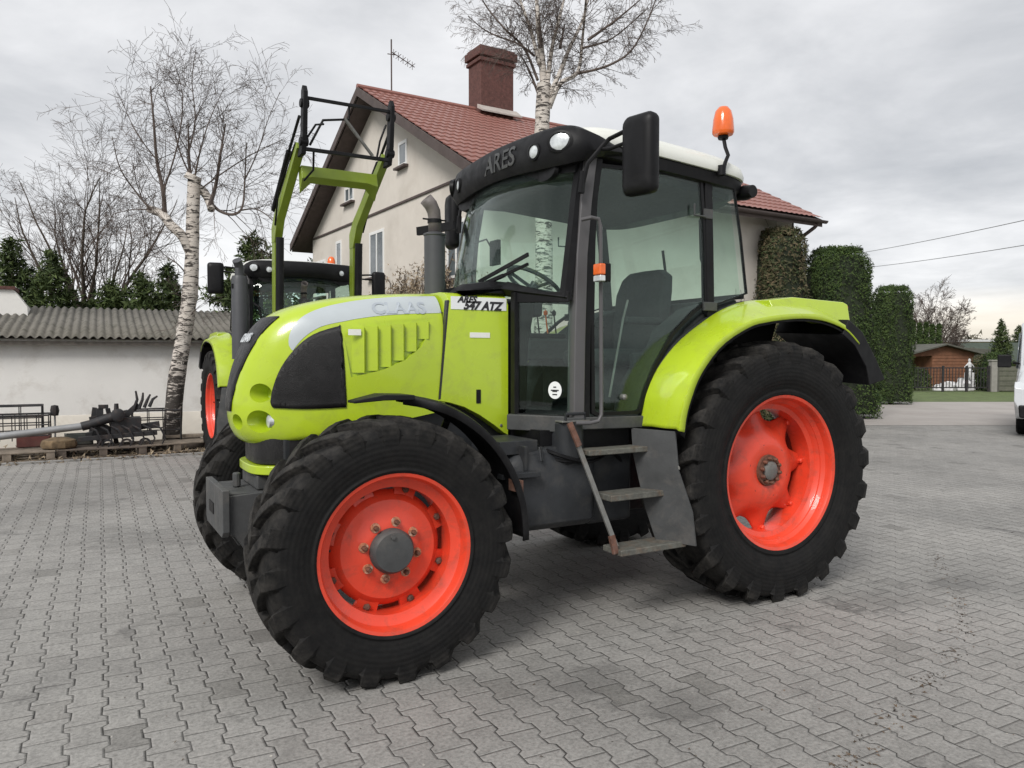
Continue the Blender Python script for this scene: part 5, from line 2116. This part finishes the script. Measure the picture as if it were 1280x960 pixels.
for k in range(7):
    s = MB()
    x = -.45 + k * .15
    s.tube([(x, -.15, .3), (x + .1, -.3, .25), (x + .16, -.34, .1), (x + .08, -.38, -.05)], [.016, .016, .014, .008], 5)
    s.build('tine', M_IR, e)
for k in range(3):
    s = MB()
    s.lathe([(.06, -.03), (.09, -.03), (.09, .03), (.06, .03)], 16, (-.2 + .26 * k, -.28, .02), closed=True)
    s.build('roller', M_IR, e)
e = empty('tool_frame', place(1.28, .95, .15), PA)
tag(e, 'upright black hitch frame with a round drum behind the auger head', 'hitch frame')
s = MB()
s.bar((-.18, 0, 0), (-.10, 0, .58), .05, .07)
s.bar((.20, 0, 0), (.08, 0, .56), .05, .07)
s.bar((-.16, 0, .10), (.18, 0, .10), .06, .06)
s.bar((-.12, 0, .42), (.12, 0, .42), .05, .06)
s.build('frame', M_IR, e, bevel=.006)
MB().lathe([(.05, -.14), (.14, -.12), (.14, .12), (.05, .14)], 18, (.0, -.12, .18)).build('drum', M_IR, e)
for i, (t, off, L, c_) in enumerate(((.35, 1.0, .42, (.10, .03, .025)), (.95, 1.05, .36, (.05, .055, .05)))):
    e = empty('crate', place(t, off, .16), PA + .1 * i)
    tag(e, ['low dull red crate behind the grey tube', 'low dark crate behind the auger head'][i], 'crate')
    mm = mat('crate_paint%d' % i, c_, .7, var=.3, dirt=(.1, .08, .06), dirt_amt=.6)
    s = MB()
    for sx in (-1, 1):
        s.span((sx * L / 2 - .01, -.15, 0), (sx * L / 2 + .01, .15, .16))
        s.span((-L / 2, sx * .15 - .01, 0), (L / 2, sx * .15 + .01, .155))
    s.span((-L / 2, -.15, 0), (L / 2, .15, .02))
    s.build('box', mm, e, bevel=.003)
# low stump-like gear box
e = empty('wooden_block', place(.95 - .25, .5, .16), PA + .2)
tag(e, 'brown rotting wooden block on the pallet under the grey tube', 'block')
s = MB()
s.lathe([(.24, 0), (.25, .05), (.23, .12), (.10, .16), (0, .165)], 9, ax='z')
s.build('wood', mat('rotting_wood', (.13, .09, .05), .95, var=.5, vs=9, bump=.8, bs=25), e, bevel=.02)
# reflector post
e = empty('marker_post', place(.62, 1.25, 0), PA)
tag(e, 'thin post with a small black head in front of the white wall', 'post')
s = MB()
s.tube([(0, 0, 0), (0, 0, .62)], .014, 6)
s.build('post', M_GP, e)
s = MB()
s.lathe([(0, .6), (.05, .6), (.065, .68), (.05, .76), (0, .77)], 10, ax='z')
s.build('head', M_IR, e)
# planks against the shed at the right of the birch
for i, (t, off, L, lb) in enumerate(((2.9, .9, 1.7, 'grey plank pile, lowest board, right of the birch foot'), (3.0, 1.1, 1.6, 'upper grey plank behind the birch foot'))):
    o = MB().box((0, 0, 0), (L, .16, .05 if i else .09)).build('plank', M_WD if i else M_WDD, bevel=.005)
    o.location = place(t, off, .06 + .14 * i)
    o.rotation_euler = (0, 0, PA + .06 * (1 - 2 * i))
    tag(o, lb, 'plank')
o = MB().span((-.5, -.2, 0), (.6, .25, .14)).build('stone_slab', M_IR, bevel=.02)
o.location = place(3.1, 1.05, 0)
o.rotation_euler = (0, 0, PA)
tag(o, 'dark slab under the grey planks right of the birch foot', 'slab')
# fallen leaves and debris on the earth strip
random.seed(9)
lf = MB()
for i in range(5200):
    q = kerb0 + kd * random.uniform(-2.5, 6) + n_ * random.uniform(-.10, 2.0) ** 1
    leaf(lf, Vector((q.x, q.y, random.uniform(.0, .05))), .05, Vector((0, 0, 1)))
tag(lf.build('leaf_litter', ML['dryvine'], fast=True), kind='stuff', label='brown fallen leaves scattered on the earth strip', cat='leaves')

# dirt and leaf fragments washed into a line over the pavers
random.seed(31)
lf = MB()
trail = interp([tuple(at(px, py, 1) - Vector((0, 0, CAMZ))) for px, py in ((1165, 690), (1185, 720), (1205, 775), (1190, 815), (1160, 855), (1105, 905), (1065, 950), (1040, 990))], 60)
for p in trail:
    q = Vector((0, 0, CAMZ)) + p * (CAMZ / -p.z)
    for k in range(random.choice((1, 3, 7, 12))):
        leaf(lf, Vector((q.x + random.gauss(0, .03), q.y + random.gauss(0, .035), random.uniform(.002, .006))), random.uniform(.006, .018), Vector((0, 0, 3)))
for k in range(420):
    x, y = random.uniform(-4, 5), random.uniform(2.4, 9)
    leaf(lf, Vector((x, y, random.uniform(.002, .006))), random.uniform(.005, .014), Vector((0, 0, 3)))
tag(lf.build('dirt_fragments', leafmat('dirt_bits', (.02, .016, .013), (.16, .11, .07)), fast=True), kind='stuff', label='small dark leaf fragments scattered in a line over the grey pavers', cat='debris')

# ================================================================== RIGHT BACKGROUND
M_BW = mat('brown_boards', (.19, .085, .045), .8, var=.25, vs=3)
M_DR = mat('dark_felt_roof', (.085, .085, .07), .9, var=.25, vs=3)
hb = at(1178, 447, 38.5)
hut = empty('garden_hut', (hb.x, hb.y, 0), R(8))
tag(hut, 'brown wooden garden hut with an open dark porch and shallow gable roof', 'hut')
s = MB()
s.prism([(-.55, -.1), (1.75, -.1), (1.75, 1.75), (0, 2.12), (-.55, 2.0)], 'y', 0, 3)
s.prism([(-1.8, 1.55), (-.55, 1.62), (-.55, 2.0), (-1.8, 1.72)], 'y', 0, .1)
for k in range(11):
    s.span((-.55, -.02, .05 + k * .16), (1.75, 0, .06 + k * .16))
s.build('wall', M_BW, hut)
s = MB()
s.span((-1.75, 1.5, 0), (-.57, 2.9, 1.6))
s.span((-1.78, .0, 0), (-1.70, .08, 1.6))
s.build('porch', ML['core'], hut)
s = MB()
s.prism([(-2.05, 1.62), (0, 2.14), (2.1, 1.66), (2.1, 1.74), (0, 2.22), (-2.05, 1.70)], 'y', -.35, 3.3)
s.prism([(.3, 2.10), (3.0, 1.95), (3.0, 1.6), (2.0, 1.6), (1.2, 1.85)], 'y', .4, 3.2)
s.build('roof', M_DR, hut, bevel=.01)
# fence with gate
f0, f1 = at(1130, 447, 34), at(1236, 447, 34)
fe = empty('iron_fence', (f0.x, f0.y, 0))
tag(fe, 'black iron gate and fence in front of the garden hut', 'fence')
FL = f1.x - f0.x
s = MB()
s.span((-.02, -.012, .17), (FL, .012, .22))
s.span((-.02, -.012, 1.04), (FL, .012, 1.09))
s.build('rails', M_IR, fe)
nb = 27
s = MB()
for k in range(nb):
    x = FL * (k + .5) / nb
    hh = 1.09
    s.span((x - .014, -.03, .17), (x + .014, -.014, hh))
s.build('bars', M_IR, fe)
for x in (0, FL * .46, FL * .74, FL):
    MB().span((x - .04, -.06, 0), (x + .04, .02, 1.16)).build('post', M_IR, fe)
s = MB()
o = MB().span((-.13, -.13, 0), (.13, .13, 1.35)).span((-.16, -.16, 1.35), (.16, .16, 1.42)).build('gate_pillar', mat('grey_concrete', (.25, .24, .22), .9, var=.15), bevel=.02)
o.location = (f1.x + .2, 34, 0)
tag(o, 'grey concrete gate pillar at the right end of the black iron fence', 'pillar')
bf0 = f1.x + .4
bo = empty('board_fence', (bf0, 34, 0))
tag(bo, 'low grey-green board fence between the gate pillar and the white van', 'fence')
s = MB()
for k in range(5):
    s.span((0, -.02, .05 + k * .22), (6, .02, .25 + k * .22))
s.build('boards', mat('mossy_boards', (.11, .11, .085), .9, var=.25, vs=4), bo, bevel=.01)
for x in (0, 2, 4, 6):
    MB().span((x - .06, -.05, 0), (x + .06, .05, 1.25)).build('post', M_DR, bo)
# white garden figure and pale rockery behind the fence
M_WS = mat('white_stone', (.58, .58, .58), .6, var=.08, vs=8)
b = at(1212, 447, 36)
fg_ = empty('garden_statue', (b.x, b.y, 0))
fg_.scale = (.8, .8, .86)
tag(fg_, 'small white garden statue on a pedestal behind the iron fence', 'statue')
s = MB()
s.span((-.28, -.2, 0), (.28, .2, .55))
s.span((-.22, -.16, .55), (.22, .16, .95))
s.build('pedestal', M_WS, fg_, bevel=.03)
s = MB()
s.lathe([(.14, .95), (.17, 1.05), (.10, 1.2), (.13, 1.36), (.12, 1.45), (.05, 1.52), (.075, 1.6), (.06, 1.68), (0, 1.72)], 14, ax='z')
s.tube([(.10, 0, 1.42), (.24, 0, 1.3), (.28, 0, 1.2)], [.04, .03, .02], 6)
s.tube([(-.10, 0, 1.42), (-.24, 0, 1.28), (-.30, 0, 1.22)], [.04, .03, .02], 6)
s.build('figure', M_WS, fg_)
b = at(1194, 447, 35.6)
st_ = empty('white_steps', (b.x, b.y, 0))
tag(st_, 'stepped white garden rockery left of the statue behind the fence', 'rockery')
s = MB()
random.seed(2)
for i in range(14):
    x = random.uniform(-.75, .75)
    h_ = .25 + .35 * max(0, (x + .7)) * random.uniform(.6, 1)
    s.loft([[(x + rr_ * math.cos(a), .3 * random.random() + rr_ * math.sin(a), z) for a in [2 * PI * k / 7 for k in range(7)]] for z, rr_ in ((0, .22), (h_ * .6, .2), (h_, .1))])
s.build('stones', M_WS, st_, angle=20)
# garden shrubs behind fence
hedge('garden_shrub', at(1143, 447, 36).x, 36, .7, .4, .95, 1800, ML['spruce'], 'dark bush behind the left end of the iron fence', 'shrub', 'garden bushes behind the fences', .8, 0, .08, 71)
hedge('garden_shrub', at(1228, 447, 36.5).x, 36.5, .55, .4, 1.5, 1800, ML['brown'], 'brownish bush right of the white statue', 'shrub', 'garden bushes behind the fences', .8, 0, .08, 72)
hedge('garden_shrub', at(1245, 447, 35.5).x, 35.5, .75, .5, 1.65, 2200, ML['thuja'], 'mossy green bush above the board fence', 'shrub', 'garden bushes behind the fences', .7, 0, .08, 73)
# houses far away
b = at(1222, 447, 72)
e = empty('house', (b.x, b.y, 0))
tag(e, 'distant pale yellow house with flat white roof edge above the garden hut', 'house')
s = MB()
s.span((-1.9, 0, -.1), (2.4, 6, 3.0))
s.build('wall', mat('yellow_render', (.50, .40, .22), .9, var=.06), e)
s = MB()
s.span((-2.2, -.3, 3.0), (2.7, 6.3, 3.2))
s.build('roof', M_WS, e)
for x in (-1.3, .0, 1.3):
    MB().span((x - .3, -.03, 1.6), (x + .3, -.005, 2.5)).build('window', M_WG, e)
b = at(1262, 447, 60)
e = empty('house', (b.x, b.y, 0))
tag(e, 'distant house with a big dark green-grey roof behind the white van', 'house')
s = MB()
s.span((-2.6, .3, -.1), (8, 6, 1.2))
s.build('wall', M_BW, e)
s = MB()
s.prism([(-.2, 1.1), (3.2, 2.75), (6.4, 1.1)], 'x', -3.0, 8.5)
s.build('roof', mat('greenish_roof', (.05, .065, .05), .9, var=.2, vs=2), e)
conifer(at(1251, 447, 52).x, 52, 4.0, 1.1, 'dark conifer on the skyline left of the white van', 'conifers on the right skyline', 81)
conifer(at(1273, 447, 66).x, 66, 4.2, 1.5, 'dark conifer on the skyline behind the white van', 'conifers on the right skyline', 82)
# far woodland belt, one uncountable mass
random.seed(12)
lf = MB()
for i in range(16000):
    x = random.uniform(-160, 220)
    if -10 < x < 10 and False:
        continue
    top = 3.2 + 1.2 * math.sin(x * .11) + .8 * math.sin(x * .37 + 1)
    leaf(lf, Vector((x, 120 + random.uniform(-4, 4), random.random() ** .8 * top)), .7, None, 1.4)
tag(lf.build('far_woodland', leafmat('far_wood', (.07, .065, .05), (.13, .12, .09)), fast=True), kind='stuff', label='hazy grey-brown far woodland along the horizon', cat='woodland')
bare_tree(1190, 430, 60, 3.9, .9, 'low hazy bare tree between the slim conifers and the yellow house', None, 18, 8, .09, (8, 7, 4), 0, .010)

# white van at the right edge, facing the camera
vn = empty('van', (10.33, 14.1, 0), R(-35))
tag(vn, 'white van entering the photo at its right edge, facing the camera', 'van')
M_VW = mat('white_van_paint', (.56, .58, .60), .3, var=.03, coat=.6)
s = MB()
w_ = .93
def vsec(y, zb, zt, wb, wt):
    return [(-wb, y, zb), (-w_ * 1.0, y, zb + .25), (-w_, y, min(1.05, zt - .02)), (-wt, y, zt - .06), (-wt + .1, y, zt), (wt - .1, y, zt), (wt, y, zt - .06), (w_, y, min(1.05, zt - .02)), (w_, y, zb + .25), (wb, y, zb)]
s.loft([vsec(-.05, .45, .98, .80, .80), vsec(.12, .35, 1.12, .9, .86), vsec(.75, .33, 1.26, .92, .88), vsec(.95, .33, 1.42, .92, .86), vsec(1.45, .33, 2.12, .92, .86), vsec(1.7, .33, 2.28, .92, .88), vsec(4.8, .33, 2.32, .92, .88), vsec(4.9, .4, 2.2, .88, .84)])
s.build('body', M_VW, vn, bevel=.02, angle=40)
s = MB()
s.add([(-.80, .90, 1.38), (.80, .90, 1.38), (.78, 1.42, 2.02), (-.78, 1.42, 2.02)], [(0, 1, 2, 3)])
for v in s.v:
    v.y -= .05
    v.z += .035
s.build('windscreen', M_WG, vn, solid=.01)
for sx in (-1, 1):
    s = MB()
    s.add([(sx * .925, 1.10, 1.30), (sx * .925, 2.1, 1.30), (sx * .895, 2.1, 2.02), (sx * .895, 1.50, 2.02)], [(0, 1, 2, 3)])
    s.build('side_window', M_WG, vn, solid=.02)
    s = MB()
    s.loft([[(sx * (.96 + .30 * u), .98 + dy, z + dz) for dy, dz in ((0, 0), (.08, 0), (.08, .26), (0, .26))] for u, z in ((0.2, 1.32), (1, 1.32))])
    s.bar((sx * .88, 1.05, 1.40), (sx * 1.0, 1.02, 1.42), .05, .05)
    s.build('mirror', 'black', vn, bevel=.03)
    s = MB()
    s.loft([[(sx * .62, -.055 + .0, .80), (sx * .84, .04, .84), (sx * .84, .06, 1.02), (sx * .62, -.02, .96)], [(sx * .62, .05, .80), (sx * .84, .14, .84), (sx * .84, .16, 1.02), (sx * .62, .08, .96)]])
    s.build('headlight', 'clear', vn, bevel=.01)
    for y in (.85, 3.9):
        s = MB()
        s.lathe([(.20, -.10), (.30, -.11), (.335, -.08), (.34, 0), (.335, .08), (.30, .11), (.20, .10)], 32, (sx * .80, y, .34), 'x')
        wh = s.build('wheel', 'tyre', vn)
        s = MB()
        s.lathe([(.20, -.085), (.19, -.10), (.05, -.09), (0, -.09)], 24, (0, 0, 0), 'x', Matrix.Translation((sx * .80, y, .34)) @ (Matrix.Scale(-1, 4, (1, 0, 0)) if sx > 0 else Matrix.Identity(4)))
        s.build('wheel_cover', 'steel', wh)
s = MB()
s.prism([(-.84, .38), (.84, .38), (.86, .62), (-.86, .62)], 'y', -.11, .08)
s.span((-.45, -.06, .78), (.45, .0, .95))
s.build('bumper', 'black', vn, bevel=.03)

# overhead wires
for i, (pa, ya, pb, yb, lb) in enumerate((((1060, 320), 46, (1330, 268), 24, 'upper thin overhead wire crossing the grey sky on the right'), ((1070, 337), 46, (1330, 302), 24, 'lower thin overhead wire crossing the grey sky on the right'))):
    A_, B_ = at(*pa, ya), at(*pb, yb)
    D_ = B_ - A_
    A_, B_ = A_ - D_ * .9, B_ + D_ * .8
    pts = []
    for k in range(25):
        t = k / 24
        q = A_.lerp(B_, t)
        q.z -= 1.1 * 4 * t * (1 - t) * .5
        q.z += .55
        pts.append(q)
    o = MB().tube(pts, .016, 4).build('overhead_wire', mat('wire%d' % i, (.22, .22, .23), .6))
    tag(o, lb, 'wire', 'overhead wires')

# ================================================================== LIGHT
w = bpy.data.worlds.new('World')
sc.world = w
w.use_nodes = True
nt = w.node_tree
nt.nodes.clear()
T = NT(nt)
out = T.n('ShaderNodeOutputWorld')
SE, SAZ = R(42), R(205)      # sun behind the camera, a little to the left (azimuth from +Y, clockwise)
sky = T.n('ShaderNodeTexSky')
sky.sky_type = 'NISHITA'
sky.sun_disc = False
sky.sun_elevation = SE
sky.sun_rotation = SAZ
bg1 = T.n('ShaderNodeBackground')
T.l(sky.outputs[0], bg1.inputs[0])
bg1.inputs[1].default_value = .06
tcw = T.n('ShaderNodeTexCoord')
gen = tcw.outputs['Generated']
# stretched cloud layers: divide by height so they gather towards the horizon
sp = T.n('ShaderNodeSeparateXYZ')
T.l(gen, sp.inputs[0])
zz = T.m('ADD', T.m('MAXIMUM', sp.outputs[2], 0.), .16)
cb = T.n('ShaderNodeCombineXYZ')
T.l(T.m('DIVIDE', sp.outputs[0], zz), cb.inputs[0])
T.l(T.m('DIVIDE', sp.outputs[1], zz), cb.inputs[1])
n1 = T.noise(cb.outputs[0], .75, 7, .52, .5)
n2 = T.noise(cb.outputs[0], 2.2, 6, .6, .3)
nn = T.m('ADD', T.m('MULTIPLY', n1, .72), T.m('MULTIPLY', n2, .28))
cl = T.ramp(nn, [(.34, (.44, .455, .48)), (.44, (.56, .57, .59)), (.54, (.72, .725, .74)), (.64, (.88, .88, .89))])
# warm break in the cloud low on the right
az = T.m('ARCTAN2', sp.outputs[0], sp.outputs[1])
wa = T.m('MULTIPLY', T.rng(T.m('ABSOLUTE', T.m('SUBTRACT', az, .60)), .34, .06), T.rng(T.m('ABSOLUTE', T.m('SUBTRACT', sp.outputs[2], .035)), .045, .01))
cl = T.mix(T.m('MULTIPLY', wa, .55), cl, (.95, .84, .66))
# brighter low sky on the left
wb_ = T.m('MULTIPLY', T.rng(T.m('ABSOLUTE', T.m('SUBTRACT', az, -.42)), .5, .1), T.rng(sp.outputs[2], .3, .05))
cl = T.mix(T.m('MULTIPLY', wb_, .6), cl, (.92, .92, .92))
bg2 = T.n('ShaderNodeBackground')
T.l(cl, bg2.inputs[0])
bg2.inputs[1].default_value = .93
mx = T.n('ShaderNodeMixShader')
mx.inputs[0].default_value = .92
T.l(bg1.outputs[0], mx.inputs[1])
T.l(bg2.outputs[0], mx.inputs[2])
T.l(mx.outputs[0], out.inputs[0])
sd = bpy.data.lights.new('sun', 'SUN')
so_ = bpy.data.objects.new('sun', sd)
col.objects.link(so_)
sd.energy = 2.2
sd.angle = R(22)
sd.color = (1, .97, .93)
dv = Vector((math.sin(SAZ) * math.cos(SE), math.cos(SAZ) * math.cos(SE), math.sin(SE)))
so_.rotation_euler = dv.to_track_quat('Z', 'Y').to_euler()
so_.location = dv * 30
vs_ = sc.view_settings
vs_.view_transform = 'Standard'
vs_.look = 'None'
vs_.exposure = 0.42
vs_.gamma = 1
vs_.use_curve_mapping = False
sc.cycles.max_bounces = 8
sc.cycles.transparent_max_bounces = 24
